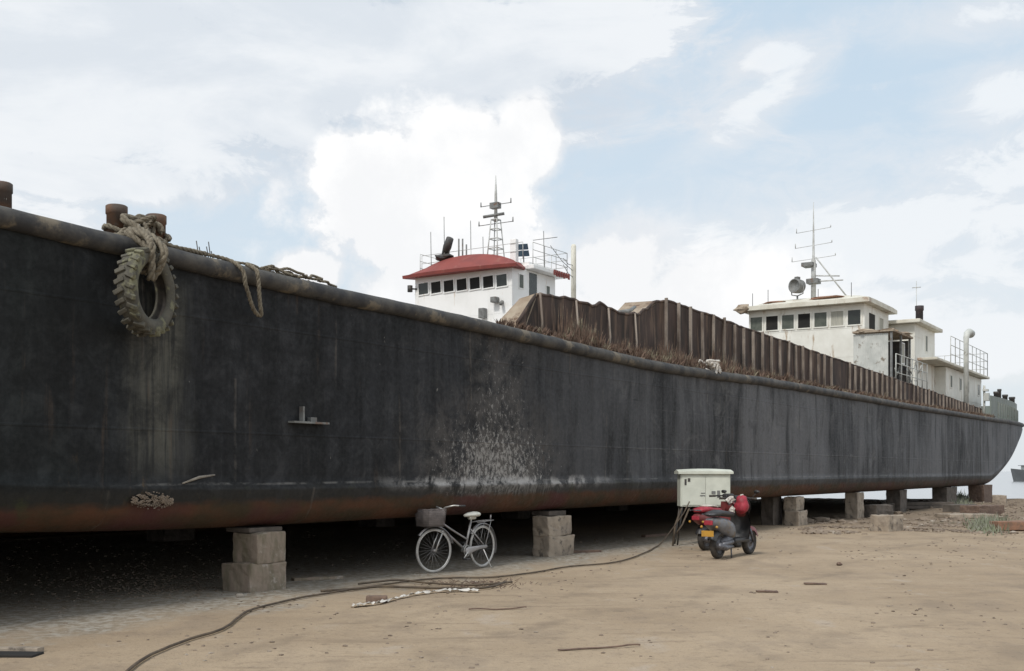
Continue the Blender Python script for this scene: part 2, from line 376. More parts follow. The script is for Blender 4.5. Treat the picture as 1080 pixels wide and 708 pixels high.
def tag(o, label=None, cat=None, group=None, kind=None):
    if label: o['label'] = label
    if cat: o['category'] = cat
    if group: o['group'] = group
    if kind: o['kind'] = kind
    return o
def empty(name, loc=(0, 0, 0), rz=0, **kw):
    o = bpy.data.objects.new(name, None); o.location = loc; o.rotation_euler.z = rz
    o.empty_display_size = .2; col.objects.link(o); tag(o, **kw); return o

# ------------------------------------------------------------------ ground and water
def ground_z(x, y):
    z = .05 * noise.noise(Vector((x * .12, y * .12, 0))) + .018 * noise.noise(Vector((x * .7, y * .7, 4)))
    near = min(1, max(0, (y - 3) / 6))
    z *= near
    if x > 6 and y > 34:
        k = min(1, (y - 34) / 10) * min(1, (x - 6) / 6)
        z += k * (.10 * noise.noise(Vector((x * .5, y * .5, 9))) + .05 * noise.noise(Vector((x * 1.7, y * 1.7, 2))))
    shore = 60.5 + 1.2 * noise.noise(Vector((x * .15, 0, 7))) + .35 * noise.noise(Vector((x * .9, 0, 3)))
    if y > shore: z -= min(2.6, (y - shore) * .45)
    return z
def axis(segs):
    out = []
    for a, b, st in segs:
        n = max(1, int(round((b - a) / st)))
        out += [a + (b - a) * i / n for i in range(n)]
    out.append(segs[-1][1]); return out
gx = axis([(-1500, -200, 260), (-200, -30, 17), (-30, -8, 1), (-8, 10, .16), (10, 40, .4), (40, 80, 1.5), (80, 300, 22), (300, 1500, 300)])
gy = axis([(-1500, -100, 280), (-100, 0, 12), (0, 7, .7), (7, 26, .16), (26, 70, .4)])
b = MB(); vs = [(x, y, ground_z(x, y)) for y in gy for x in gx]; nx = len(gx)
b.add(vs, [(j * nx + i, j * nx + i + 1, (j + 1) * nx + i + 1, (j + 1) * nx + i) for j in range(len(gy) - 1) for i in range(nx - 1)], True)
tag(b.build('ground', M['ground']), kind='structure')
b = MB(); b.add([(-6000, 55, -1.25), (6000, 55, -1.25), (6000, 9000, -1.25), (-6000, 9000, -1.25)], [(0, 1, 2, 3)])
tag(b.build('water', M['water']), kind='structure')

# ------------------------------------------------------------------ SHIP 1
ship = empty('cargo_ship', (OX, 0, 0), SHIP_YAW, label='long black cargo ship on concrete blocks filling the foreground, cream wheelhouse aft', cat='ship')
PIPE = [(0,228),(34,237),(68,245),(102,253),(150,266),(186,277),(230,286),(271,294),(339,310),(440,330),(500,343),(546,352),(624,373),(676,384),(727,394),(765,397),(795,401),(828,406),(860,412),(896,418),(930,424),(963,430),(1000,435.5),(1034,441),(1059,444.5)]
ptab = [(lambda q: (q.x, q.z))(L(u, y, 0)) for u, y in PIPE]
_z0 = ptab[0][1]
ptab = [(-8, _z0 + .9), (2, _z0 + .35), (8, _z0 + .1)] + ptab + [(79, ptab[-1][1] + .14)]
def zrail(s):       # smoothed sheer line
    return sum(lerp_tab(ptab, s + d_) for d_ in (-2.5, -1.2, 0, 1.2, 2.5)) / 5
def toff(s):
    if s < 9: return min(5.98, ((9 - s) / 15.0) ** 2 * 6)
    if s > 68: return ((s - 69) / 9) ** 2 * .5
    return 0.0
def zbot(s):
    z = .785
    if s < 17: z += ((17 - s) / 23) ** 2 * 2.6
    if s > 64.5: z += ((s - 64.5) / 13.5) ** 1.35 * 3.0
    return z
BEAM = 12.0
def make_hull(parent, s0, s1, beam, t0, step, rail, zb, off, m_, dents=True):
    b = MB(); st = []; s = s0
    while s < s1 - 1e-6: st.append(s); s += step
    st.append(s1)
    rows = None; vs = []
    for s in st:
        zt = rail(s); z0 = zb(s); o = off(s)
        z0 = min(z0, zt - .12)
        bl = min(1.0, (zt - z0) / 1.6)
        prof = [(beam / 2, z0), (min(beam / 2, o + 1.2), z0), (o + .55, z0 + .005), (o + .30 , z0 + .03 * bl), (o + .14, z0 + .10 * bl), (o + .05, z0 + .22 * bl), (o + .012, z0 + .36 * bl), (o - .018, z0 + .46 * bl), (o - .018, z0 + .49 * bl), (o + .0, z0 + .505 * bl)]
        zk = z0 + .505 * bl; nz = 18
        for k in range(1, nz + 1): prof.append((o, zk + (zt - zk) * k / nz))
        row = []
        for i, (t, z) in enumerate(prof):
            dt = 0
            if dents and i > 9 and i < len(prof) - 1:
                dt = .030 * noise.noise(Vector((s * .5, z * .8, 1))) + .016 * noise.noise(Vector((s * 1.7, z * 1.5, 5))) + .004 * noise.noise(Vector((s * 3.3, z * .5, 9)))
            row.append((s, t0 + min(t, beam / 2) + dt, z))
        row += [(a, 2 * t0 + beam - t_, z) for (a, t_, z) in row[1:]][0:0]
        vs.append(row)
    n = len(vs[0]); flat = [p for r_ in vs for p in r_]
    fs = [(i * n + k, i * n + k + 1, (i + 1) * n + k + 1, (i + 1) * n + k) for i in range(len(vs) - 1) for k in range(n - 1)]
    b.add(flat, [f[::-1] for f in fs], True)
    b.add([(x, 2 * t0 + beam - y, z) for (x, y, z) in flat], fs, True)
    # transom and stem closures
    for idx in (0, len(vs) - 1):
        r_ = vs[idx]; rb = [(x, 2 * t0 + beam - y, z) for (x, y, z) in r_]
        q = r_ + rb[::-1]
        b.add(q, [tuple(range(len(q)))])
    return b.build('hull', m_, parent)
make_hull(ship, -6, 78.2, BEAM, 0, .22, zrail, zbot, toff, M['hull'])
# deck
b = MB(); ds = [i * 1.5 - 6 for i in range(57)]; ds[-1] = 78.2
b.add([p for s in ds for p in ((s, toff(s) + .02, zrail(s) - .02), (s, BEAM - toff(s) - .02, zrail(s) - .02))], [(2 * i, 2 * i + 2, 2 * i + 3, 2 * i + 1) for i in range(len(ds) - 1)])
b.build('deck', M['deck'], ship)
# pipe rubbing rail
for side in (0, 1):
    b = MB(); pts = []; rr = []
    s = -6
    while s <= 78.2:
        o = toff(s); k = noise.noise(Vector((s * .8, 0, 2)))
        pts.append((s, (o - .02) if side == 0 else BEAM - o + .02, zrail(s) + .012 * k + .01 * noise.noise(Vector((s * 3, 1, 1)))))
        rr.append(.105 + .008 * noise.noise(Vector((s * 2.1, 5, 5)))); s += .25
    b.tube(pts, rr, 14); b.build('rubbing_rail', M['rail'], ship)

# bracket on hull side
q = L(322, 446, 0)
b = MB(); b.box((q.x - .30, -.10, q.z - .012), (q.x + .34, .01, q.z + .012)); b.box((q.x - .10, -.055, q.z + .014), (q.x - .07, .01, q.z + .2)); b.box((q.x + .05, -.05, q.z + .014), (q.x + .16, .01, q.z + .07))
b.build('hull_bracket', M['greysteel'], ship)
# salt scars raised on the plate
q1, q2 = L(192, 510, 0), L(226, 501, 0)
b = MB(); b.tube([(q1.x, -.006, q1.z), ((q1.x + q2.x) / 2, -.012, (q1.z + q2.z) / 2 + .02), (q2.x, -.006, q2.z)], [.008, .018, .010], 6); b.build('weld_scar', M['stone'], ship)

# bollards
def bollard(u, ytop, t, r, hgt):
    q = L(u, ytop, t); b = MB(); zt = q.z; zb_ = zrail(q.x) - .03
    b.tube([(q.x, t, zb_), (q.x, t, zt - .10), (q.x, t, zt - .095), (q.x, t, zt - .01), (q.x, t, zt)], [r, r, r * 1.09, r * 1.09, r * .95], 20)
    return b.build('bollard', M['bollard'], ship), q
_, qb1 = bollard(123, 217, .30, .105, 0)
_, qb2 = bollard(164.5, 227, .30, .105, 0)
bollard(1, 193, .45, .10, 0)

# small wire rack near rope
q = L(217, 277, .05); b = MB()
for dx, hh in ((-.10, .18), (-.06, .12), (.08, .20), (.05, .14), (.12, .1)): b.tube([(q.x + dx, .05, zrail(q.x) + .08), (q.x + dx - .04, .05, zrail(q.x) + .10 + hh)], .006, 5)
b.tube([(q.x - .14, .05, zrail(q.x) + .17), (q.x + .12, .05, zrail(q.x) + .16)], .005, 5)
b.build('bent_wire', M['darksteel'], ship)

# hatch coaming
TC = .8
TOP = [(546,341),(568,309),(600,316),(625,321),(640,325),(655,331),(672,331),(690,321),(700,317),(708,318.5),(727,325),(760,337),(800,351),(850,368),(900,385),(950,402),(1000,419),(1036,432)]
ctab = [(lambda q: (q.x, q.z))(L(u, y, TC)) for u, y in TOP]
SC0, SC1 = ctab[0][0], ctab[-1][0]
b = MB(); s = SC0; vs = []
while s < SC1:
    zt = lerp_tab(ctab, s) + .03 * noise.noise(Vector((s * 1.3, 0, 0))) + .02 * noise.noise(Vector((s * 5, 2, 0))) + (.09 * noise.noise(Vector((s * 2.3, 2, 7))) + .05 * noise.noise(Vector((s * 7, 2, 7))) if s < 29.6 else 0)
    z0 = zrail(s) - .03; zt = max(zt, z0 + .1)
    w = .05 * noise.noise(Vector((s * .6, 0, 8)))
    for k in range(7):
        z = z0 + (zt - z0) * k / 6
        vs.append((s, TC + w * (k / 6) + .03 * noise.noise(Vector((s * 1.1, z * 2, 3))), z))
    s += .17
ncol = len(vs) // 7
b.add(vs, [(i * 7 + k, (i + 1) * 7 + k, (i + 1) * 7 + k + 1, i * 7 + k + 1) for i in range(ncol - 1) for k in range(6)], True)
b.add([(x, y + .03, z) for x, y, z in vs], [(i * 7 + k, i * 7 + k + 1, (i + 1) * 7 + k + 1, (i + 1) * 7 + k) for i in range(ncol - 1) for k in range(6)], True)
tops = [vs[i * 7 + 6] for i in range(ncol)]
b.tube([(x, y + .015, z) for x, y, z in tops], .035, 6)
coam = b.build('hatch_coaming', M['rust'], ship)
s = L(700, 317, TC).x; k = 0
while s < SC1 - .2:
    zt = lerp_tab(ctab, s); j = random.uniform(-.04, .04); lean = random.uniform(-.03, .03)
    if k not in (19, 20, 33):
        b = MB(); z0 = zrail(s) - .02; zt2 = zt + random.uniform(-.05, .06)
        Mx = Matrix.Translation((s + j, TC, z0)) @ Matrix.Rotation(lean, 4, 'Y')
        b.box((-.012, -.072, 0), (.012, -.025, zt2 - z0), Mx); b.box((-.026, -.092, 0), (.026, -.074, zt2 - z0), Mx)
        b.build('stiffener', M['rib'], coam)
    s += .68; k += 1
for u in (568, 606, 640, 668):            # buckled stiffeners on the torn part
    q = L(u, 320, TC); zt = lerp_tab(ctab, q.x)
    b = MB(); b.tube([(q.x, TC - .05, zrail(q.x)), (q.x + .02, TC - .07, (zrail(q.x) + zt) / 2), (q.x - .01, TC - .04, zt)], .022, 6)
    b.build('stiffener', M['rib'], coam)
# beige transverse end plate and folded torn plate
q = L(567, 309, TC); a = L(546, 341, TC)
b = MB()
pl = [(q.x, TC, q.z), (q.x - .05, TC + .35, q.z - .08), (a.x - .05, TC + .75, zrail(a.x) + .16), (a.x - .1, TC + .72, zrail(a.x) - .02), (a.x, TC, zrail(a.x) - .02)]
b.add(pl + [(x + .03, y + .02, z - .02) for x, y, z in pl], [(0, 4, 3, 2, 1), (5, 6, 7, 8, 9)] + [(i, (i + 1) % 5, (i + 1) % 5 + 5, i + 5) for i in range(5)])
b.build('end_plate', M['beige_plate'], coam)
q1, q2 = L(697, 317, TC), L(672, 330, TC)
b = MB(); pl = [(q1.x, TC, q1.z), (q1.x - .25, TC + .75, q1.z - .02), (q2.x - .1, TC + .62, q2.z - .12), (q2.x, TC, q2.z - .05)]
b.add(pl + [(x, y + .03, z - .03) for x, y, z in pl], [(0, 3, 2, 1), (4, 5, 6, 7)] + [(i, (i + 1) % 4, (i + 1) % 4 + 4, i + 4) for i in range(4)])
b.build('bent_plate', M['beige_plate'], coam)
q = L(662, 333, TC + .4); b = MB(); b.tube([(q.x - .5, q.y, q.z), (q.x + .1, q.y, q.z + .10), (q.x + .35, q.y, q.z + .22)], [.05, .06, .045], 8); b.build('torn_pipe', M['greysteel'], coam)

# ---- wheelhouse
def railing(b, pts, h_, post=1.2, nr=3, r=.018):
    for a, c in zip(pts, pts[1:]):
        a = Vector(a); c = Vector(c); n = max(1, int(round((c - a).length / post)))
        for i in range(n + 1):
            q = a + (c - a) * i / n; b.tube([q, q + Vector((0, 0, h_))], r, 6)
        for k in range(nr):
            z = Vector((0, 0, h_ * (k + 1) / nr)); b.tube([a + z, c + z], r * .8, 6)
def house(parent, name, s0, s1, t0, t1, z0, z1, m_):
    b = MB(); b.bevbox((s0, t0, z0), (s1, t1, z1), .03)
    # stacked plate seams
    for z in [z0 + 1.2 * i for i in range(1, int((z1 - z0) / 1.2) + 1)]:
        b.box((s0 - .008, t0 - .008, z - .015), (s1 + .008, t1 + .008, z + .015))
    return b.build(name, m_, parent)
def winf(parent, s, tc, zc, w, h_, gm, fm, name='window', tilt=0):   # window on the forward face
    b = MB(); f = .05; x0 = s - .035
    Mx = Matrix.Translation((s, tc, zc)) @ Matrix.Rotation(tilt, 4, 'X')
    for a, c in (((-.035, -w / 2 - f, -h_ / 2 - f), (.01, w / 2 + f, -h_ / 2)), ((-.035, -w / 2 - f, h_ / 2), (.01, w / 2 + f, h_ / 2 + f)), ((-.035, -w / 2 - f, -h_ / 2), (.01, -w / 2, h_ / 2)), ((-.035, w / 2, -h_ / 2), (.01, w / 2 + f, h_ / 2))): b.box(a, c, Mx)
    b.cur = 1; b.box((-.015, -w / 2, -h_ / 2), (.012, w / 2, h_ / 2), Mx)
    return b.build(name, [fm, gm], parent)
def wins(parent, t, sc, zc, w, h_, gm, fm, name='window'):            # on the side face
    b = MB(); f = .045
    for a, c in (((sc - w / 2 - f, t - .03, zc - h_ / 2 - f), (sc + w / 2 + f, t + .01, zc - h_ / 2)), ((sc - w / 2 - f, t - .03, zc + h_ / 2), (sc + w / 2 + f, t + .01, zc + h_ / 2 + f)), ((sc - w / 2 - f, t - .03, zc - h_ / 2), (sc - w / 2, t + .01, zc + h_ / 2)), ((sc + w / 2, t - .03, zc - h_ / 2), (sc + w / 2 + f, t + .01, zc + h_ / 2))): b.box(a, c)
    b.cur = 1; b.box((sc - w / 2, t - .012, zc - h_ / 2), (sc + w / 2, t + .012, zc + h_ / 2))
    return b.build(name, [fm, gm], parent)
ZD = 3.85
S0, S1, T0, T1 = 53.7, 57.6, 3.0, 8.0
wh = house(ship, 'wheelhouse', S0, S1, T0, T1, ZD, 8.42, M['cream'])
kinds = ['dark', 'glass2', 'glass', 'glass2', 'dark', 'curtain', 'curtain', 'glass']
gms = ['curtain', 'curtain', 'dark', 'glass2', 'dark', 'curtain']
order = ['glass', 'curtain', 'glass2', 'dark', 'glass2', 'dark', 'glass2']   # from near side to far side
for i in range(7): winf(wh, S0, T0 + .42 + i * .705, 7.86, .52, .60, M[order[i]], M['cream'])
b = MB(); ov = .3     # cambered roof with thick fascia
vs = []; nn = 8
for i in range(nn + 1):
    t = T0 - ov + (T1 - T0 + 2 * ov) * i / nn; e = 1 - (2 * i / nn - 1) ** 2
    vs += [(S0 - ov - .15, t, 8.42), (S0 - ov - .15, t, 8.60 ), (S0 + .7, t, 8.62 + .30 * min(1, e * 1.8)), (S1 - .5, t, 8.62 + .28 * min(1, e * 1.8)), (S1 + ov, t, 8.58), (S1 + ov, t, 8.42)]
b.add(vs, [(i * 6 + k, (i + 1) * 6 + k, (i + 1) * 6 + (k + 1) % 6, i * 6 + (k + 1) % 6) for i in range(nn) for k in range(6)] + [tuple(range(6)), tuple(nn * 6 + k for k in range(6))[::-1]])
b.build('roof', M['roofcream'], wh)
b = MB()
for (s_, t_, a_) in ((53.9, 4.6, .8), (53.95, 6.9, .55)): b.blob((s_, t_, 8.78), a_, (.55, 1, .10), .4, 2, t_)
b.build('rust_patch', M['rustpatch'], wh)
b = MB(); b.box((S0 + .7, T0 - .02, 6.2), (S0 + 1.55, T0 + .02, 8.1)); b.build('doorway', M['dark'], wh)
wins(wh, T0, S0 + 2.6, 7.75, .6, .65, M['curtain'], M['cream'])
b = MB(); b.blob((S0 - .35, T1 + .15, 8.5), .38, (.6, 1, .5), .6, 2, 3); b.build('torn_lagging', M['beige_plate'], wh)
for tt, hh in ((3.6, .5), (5.0, .35), (7.2, .5), (7.9, .4)):
    b = MB(); b.tube([(S0 + .2, tt, 8.6), (S0 + .2, tt, 8.85 + hh)], .014, 5); b.build('whip_aerial', M['darksteel'], wh)
# mast
q = L(858, 310, 5.5); ms = q.x; mt = 5.5
b = MB(); zt = L(859, 214, mt).z; z0 = 8.6
b.tube([(ms, mt, z0), (ms, mt, z0 + 2.0), (ms, mt, z0 + 2.1), (ms, mt, zt - 1.2), (ms, mt, zt)], [.12, .10, .06, .035, .012], 10)
mast = b.build('mast', M['mastpaint'], ship)
for y_, w, m_ in ((243, .75, 'mastpaint'), (259, .8, 'mastpaint'), (273, .95, 'mastpaint')):
    z = L(858, y_, mt).z; b = MB(); b.tube([(ms, mt - w, z + .05), (ms, mt + w, z - .05)], .012, 6)
    for sg in (-1, 1): b.cyl((ms, mt + sg * w, z - .05 * sg), (ms, mt + sg * w, z + .15), .02, .02, 8)
    b.build('yardarm', M[m_], mast)
z1_ = L(858, 279, mt).z; z2_ = L(858, 297, mt).z
b = MB(); b.box((ms - .3, mt - .05, z1_ - .09), (ms + .3, mt + .45, z1_ + .07)); b.build('radar_platform', M['greysteel'], mast); b = MB(); b.box((ms - .25, mt - .25, z2_ - .1), (ms + .25, mt + .25, z2_ + .1)); b.build('radar_platform', M['greysteel'], mast)
b = MB(); b.tube([(ms, mt - .1, z1_ + .3), (ms + .4, mt - 1.5, 8.75)], .035, 6); b.tube([(ms, mt - .1, z1_ - .5), (ms + .3, mt - 1.05, z1_ - .55)], .03, 6); b.tube([(ms, mt, z2_), (ms + .3, mt - 1.2, z2_)], .03, 6); b.build('mast_stay', M['mastpaint'], mast)
# searchlight drum
q = L(841, 302, 6.0); b = MB()
Mx = Matrix.Translation((q.x, 6.0, q.z)) @ Matrix.Rotation(R(70), 4, 'Z')
b.lathe([(0, -.28), (.20, -.27), (.29, -.2), (.31, 0), (.31, .22), (.27, .24), (.25, .16), (0, .12)], 20, Mx)
for a_ in (-.33, .33): b.tube([Mx @ Vector((a_, 0, 0)), Mx @ Vector((a_ * .9, 0, -.35)), Mx @ Vector((0, 0, -.42))], .025, 6)
b.tube([Mx @ Vector((0, 0, -.42)), (q.x, 6.0, 8.75)], .04, 8); b.box((-.08, -.1, .3), (.08, .1, .40), Mx)
b.build('searchlight', M['greysteel'], ship)
# side shelter with corrugated sheet
b = MB(); b.box((51.9, 1.4, 6.98), (55.2, 3.0, 7.05)); b.blob((52.4, 1.7, 7.05), .32, (1, 1, .3), .8, 2, 1); b.blob((52.1, 2.6, 7.06), .30, (1, 1.2, .3), .8, 2, 4); b.blob((54, 1.5, 7.05), .25, (2, 1, .35), .8, 2, 6)
sh = b.build('side_shelter', M['beige_plate'], ship)
b = MB(); n = 90; vs = []
for i in range(n + 1):
    t = 1.62 + 1.36 * i / n; vs += [(52.0 + .010 * math.sin(i * 1.3), t, 5.0), (52.0 + .010 * math.sin(i * 1.3), t, 6.93)]
b.add(vs, [(2 * i, 2 * i + 1, 2 * i + 3, 2 * i + 2) for i in range(n)], True); b.build('corrugated_sheet', M['sheet'], sh)
for (a, c) in ((52.0, 1.5), (53.5, 1.5), (55.0, 1.5)):
    b = MB(); b.box((a - .04, c - .04, ZD), (a + .04, c + .04, 6.98)); b.build('post', M['greysteel'], sh)
b = MB(); b.box((54.98, 1.56, 4.2), (55.03, 2.9, 6.9)); b.build('back_panel', M['darksteel'], sh)
wins(sh, 1.6, 54.2, 6.3, .5, .8, M['curtain'], M['white'])
b = MB(); railing(b, [(52.1, 1.35, 5.0), (57.5, 1.35, 5.0)], 1.1, .9, 3, .022)
for i in range(14):
    a = Vector((random.uniform(52, 56.5), random.uniform(1.2, 1.8), random.uniform(5.1, 5.9))); b.tube([a, a + Vector((random.uniform(-.8, .8), random.uniform(-.2, .2), random.uniform(-.4, .6)))], .025, 5)
b.build('bent_railing', M['sheet'], sh)
# engine casing
ec = house(ship, 'engine_casing', 58.1, 62.1, 2.0, 7.2, ZD, 8.0, M['cream'])
b = MB(); b.bevbox((57.75, 1.7, 8.0), (62.4, 7.5, 8.16), .03); b.build('roof', M['roofcream'], ec)
wins(ec, 2.0, 60.3, 7.3, .35, .7, M['glass2'], M['cream'])
b = MB(); b.tube([(61.2, 2.5, 8.1), (61.2, 2.5, 8.95), (61.2, 2.5, 8.97), (61.2, 2.5, 9.18)], [.17, .17, .2, .2], 16); b.build('chimney', M['chimney'], ec)
b = MB(); b.tube([(61.5, 2.7, 8.1), (61.5, 2.7, 10.4)], .015, 5); b.tube([(61.5, 2.5, 10.1), (61.5, 2.9, 10.1)], .02, 5); b.build('whip_aerial', M['mastpaint'], ec)
# after deckhouse
dh = house(ship, 'deckhouse', 62.12, 71.0, 1.5, 10.0, ZD, 6.38, M['cream'])
b = MB(); b.bevbox((58.6, 1.15, 6.4), (71.4, 10.3, 6.52), .03); b.build('roof', M['roofcream'], dh)
for s_, g in ((63.2, 'glass2'), (65.4, 'glass2'), (67.3, 'glass'), (70.1, 'glass')): wins(dh, 1.5, s_, 5.75, .42, .55, M[g], M['cream'])
b = MB(); railing(b, [(71.3, 10.0, 6.52), (71.3, 1.25, 6.52), (61.9, 1.25, 6.52)], 1.25, 1.1, 3, .02); b.build('railing', M['mastpaint'], dh)
b = MB(); b.bevbox((66.5, 3.2, 6.52), (67.8, 4.2, 7.0), .04); b.bevbox((68.6, 3.0, 6.52), (69.3, 3.5, 6.85), .04); b.build('deck_locker', M['sheet'], dh)
# gooseneck ventilator
vq = L(1019, 380, 1.0); b = MB(); zt = 7.75
b.tube([(vq.x, 1.0, ZD), (vq.x, 1.0, zt - .1), (vq.x, 1.0, zt + .15), (vq.x + .10, .97, zt + .36), (vq.x + .35, .93, zt + .45), (vq.x + .6, .9, zt + .38)], [.12, .12, .14, .16, .18, .21], 14); b.build('ventilator', M['sheet'], ship)
# after end of coaming, post and fittings
b = MB(); q = L(1038, 420, 1.0); b.tube([(q.x, 1.0, ZD), (q.x, 1.0, 5.9)], .06, 8); b.box((q.x - .15, .75, 5.1), (q.x + .15, 1.0, 5.5)); b.box((q.x - .2, .8, 5.6), (q.x + .2, 1.05, 5.7)); b.build('signal_post', M['sheet'], ship)
# poop bulwark
b = MB(); ss = [66.6 + .47 * i for i in range(25)]; vs = []
for s_ in ss:
    s_ = min(s_, 78.0); o = toff(s_) + .28; zt = 5.25 + (s_ - 68) * .012
    vs += [(s_, o, zrail(s_) - .02), (s_, o, zt), (s_, o + .06, zt), (s_, o + .06, zrail(s_) - .02)]
b.add(vs, [(i * 4 + k, (i + 1) * 4 + k, (i + 1) * 4 + (k + 1) % 4, i * 4 + (k + 1) % 4) for i in range(24) for k in range(4)] + [(0, 1, 2, 3), (99, 98, 97, 96)])
b.box((77.9, toff(78) + .35, zrail(78) - .02), (77.98, BEAM - toff(78) - .3, 5.32))
for k in range(13): b.box((68.6 + k * .8, toff(68.6 + k * .8) + .22, zrail(70)), (68.66 + k * .8, toff(68.6 + k * .8) + .29, 5.0))
b.build('bulwark', M['poop'], ship)
for u, w in ((1050.5, .15), (1054, .12), (1060, .17), (1074.5, .19)):
    q = L(u, 423, .9); q.x = min(q.x, 77.0); w *= .8; zt = 5.75 if u != 1054 else 5.95
    b = MB(); b.tube([(q.x, .9, ZD), (q.x, .9, zt - .12), (q.x, .9, zt - .1), (q.x, .9, zt)], [w, w, w * 1.2, w * 1.15], 14); b.build('vent_post', M['darksteel'], ship)

# ------------------------------------------------------------------ SHIP 2 behind
sh2 = empty('cargo_ship', (OX, 0, 0), SHIP_YAW, label='second ship behind the black hull, white wheelhouse with red roof visor', cat='ship')
def toff2(s): return min(5.48, ((-10 - s) / 14) ** 2 * 5.5) if s < -10 else (((s - 58) / 6) ** 2 * .8 if s > 58 else 0)
make_hull(sh2, -24, 63.5, 13.85, 12.15, .8, lambda s: 4.3 + max(0, -8 - s) * .05, lambda s: .02 + (max(0, -10 - s) / 14) ** 2 * 2 + (max(0, s - 57) / 8) ** 1.5 * 3.2, toff2, M['hull'], False)  # unseen hull set low, long and close to block light under the first ship
b = MB(); ds = [-24 + i * 1.5 for i in range(59)]; ds[-1] = 63.4
b.add([p for s in ds for p in ((s, 12.17 + toff2(s), 4.28 + max(0, -8 - s) * .05), (s, 25.98 - toff2(s), 4.28 + max(0, -8 - s) * .05))], [(2 * i, 2 * i + 2, 2 * i + 3, 2 * i + 1) for i in range(len(ds) - 1)])
b.build('deck', M['deck'], sh2)
lo = house(sh2, 'accommodation', 48.0, 60.0, 16.0, 25.0, 4.3, 7.3, M['white'])
A0, A1, B0, B1 = 48.6, 52.4, 17.0, 22.35
w2 = house(sh2, 'wheelhouse', A0, A1, B0, B1, 7.3, 10.55, M['white'])
for i in range(7): winf(w2, A0 - .01, B0 + .52 + i * .72, 9.93 , .54, .52, M['dark' if i % 6 else 'glass'], M['white'], tilt=R(-3))
# red sloped visor: arched in plan
b = MB(); vs = []; nn = 14
for i in range(nn + 1):
    f = i / nn; t = B0 - .45 + (B1 - B0 + .9) * f; e = 1 - (2 * f - 1) ** 2
    fx = A0 - .36 - .30 * e; ti = B0 + .05 + (B1 - B0 - .1) * f
    zr = 10.56 + .66 * e ** .62
    vs += [(fx, t, 10.42), (fx - .03, t, 10.56), (A0 + .35, ti, zr + .12), (A0 + 1.2, ti, zr + .10), (A0 + 1.2, ti, 10.5), (A0 - .0, t, 10.45)]
b.add(vs, [(i * 6 + k, (i + 1) * 6 + k, (i + 1) * 6 + (k + 1) % 6, i * 6 + (k + 1) % 6) for i in range(nn) for k in range(6)] + [tuple(range(6)), tuple(nn * 6 + k for k in range(6))[::-1]], False)
b.build('red_visor', M['redroof'], w2)
b = MB(); b.bevbox((A0 + 1.15, B0 - .42, 10.56), (A1 + .55, B1 + .42, 10.74), .03); b.box((A0 + 1.3, B0 - .1, 10.74), (A1 + .2, B1, 10.9)); b.build('roof', M['white'], w2)
b = MB()
for i in range(7): b.bevbox((A1 - .9 + i * .22, B0 - .47, 10.50 + random.uniform(-.03, .03)), (A1 - .76 + i * .22, B0 - .43, 10.76), .005)
b.build('red_eave_boards', M['redroof'], w2)
wins(w2, B0, A0 + .75, 9.95, .35, .6, M['glass2'], M['white']); wins(w2, B0, A0 + 3.1, 9.75, .3, .6, M['glass2'], M['white'])
b = MB(); b.box((A0 + 1.45, B0 - .02, 8.7), (A0 + 2.1, B0 + .02, 10.45)); b.build('doorway', M['glass'], w2)
b = MB(); railing(b, [(A0 + .8, B1 + .2, 10.9), (A0 + .75, B0 - .1, 10.95)], .75, 1.3, 2, .016); railing(b, [(A0 + 1.2, B0 - .35, 10.74), (A1 + .5, B0 - .35, 10.74), (A1 + .5, B1 + .3, 10.74), (A0 + .8, B1 + .3, 10.74)], 1.0, .9, 3, .018); b.build('railing', M['mastpaint'], w2)
b = MB(); b.bevbox((A0 - .32, B0 + .65, 8.95), (A0 - .02, B0 + .95, 9.2), .03); b.tube([(A0 - .3, B0 + .4, 8.85), (A0 - .02, B0 + .5, 8.98)], .08, 10); b.build('floodlight', M['greysteel'], w2)
b = MB(); b.tube([(A0 - .25, B1 + .1, 9.8), (A0 - .25, B1 + .1, 10.1)], .12, 10); b.tube([(A0, B1 - .1, 9.95), (A0 - .25, B1 + .1, 9.95)], .04, 6); b.build('side_lamp', M['darksteel'], w2)
b = MB(); b.bevbox((A0 - .3, B0 + 1.3, 8.3), (A0 - .02, B0 + 1.6, 8.75), .03); b.build('switch_box', M['greysteel'], w2)
# lattice mast
q = L(523, 268, 18.9); lm = MB(); ms2 = q.x; mt2 = 18.9
zT = L(525, 186, mt2).z; zb2 = 10.85; zl = L(523, 232, mt2).z
for sx in (-1, 1):
    for sy in (-1, 1): lm.tube([(ms2 + sx * .32, mt2 + sy * .32, zb2), (ms2 + sx * .16, mt2 + sy * .16, zl)], .03, 6)
for k in range(6):
    f = k / 5; w = .32 - .16 * f; z = zb2 + (zl - zb2) * f
    for a, c in (((-w, -w), (w, -w)), ((w, -w), (w, w)), ((w, w), (-w, w)), ((-w, w), (-w, -w))): lm.tube([(ms2 + a[0], mt2 + a[1], z), (ms2 + c[0], mt2 + c[1], z)], .028, 5)
lm.tube([(ms2, mt2, zl - .1), (ms2, mt2, zl + 1.2), (ms2, mt2, zT)], [.09, .06, .015], 10)
mast2 = lm.build('lattice_mast', M['mastpaint'], sh2)
for y_, w in ((216, .75), (236, .85)):
    z = L(523, y_, mt2).z; b = MB(); b.tube([(ms2, mt2 - w * 1.1, z), (ms2, mt2 + w * 1.1, z)], .018, 6)
    for sg in (-1, 1): b.cyl((ms2, mt2 + sg * w * 1.1, z - .02), (ms2, mt2 + sg * w * 1.1, z + .2), .03, .025, 8)
    b.build('yardarm', M['greysteel'], mast2)
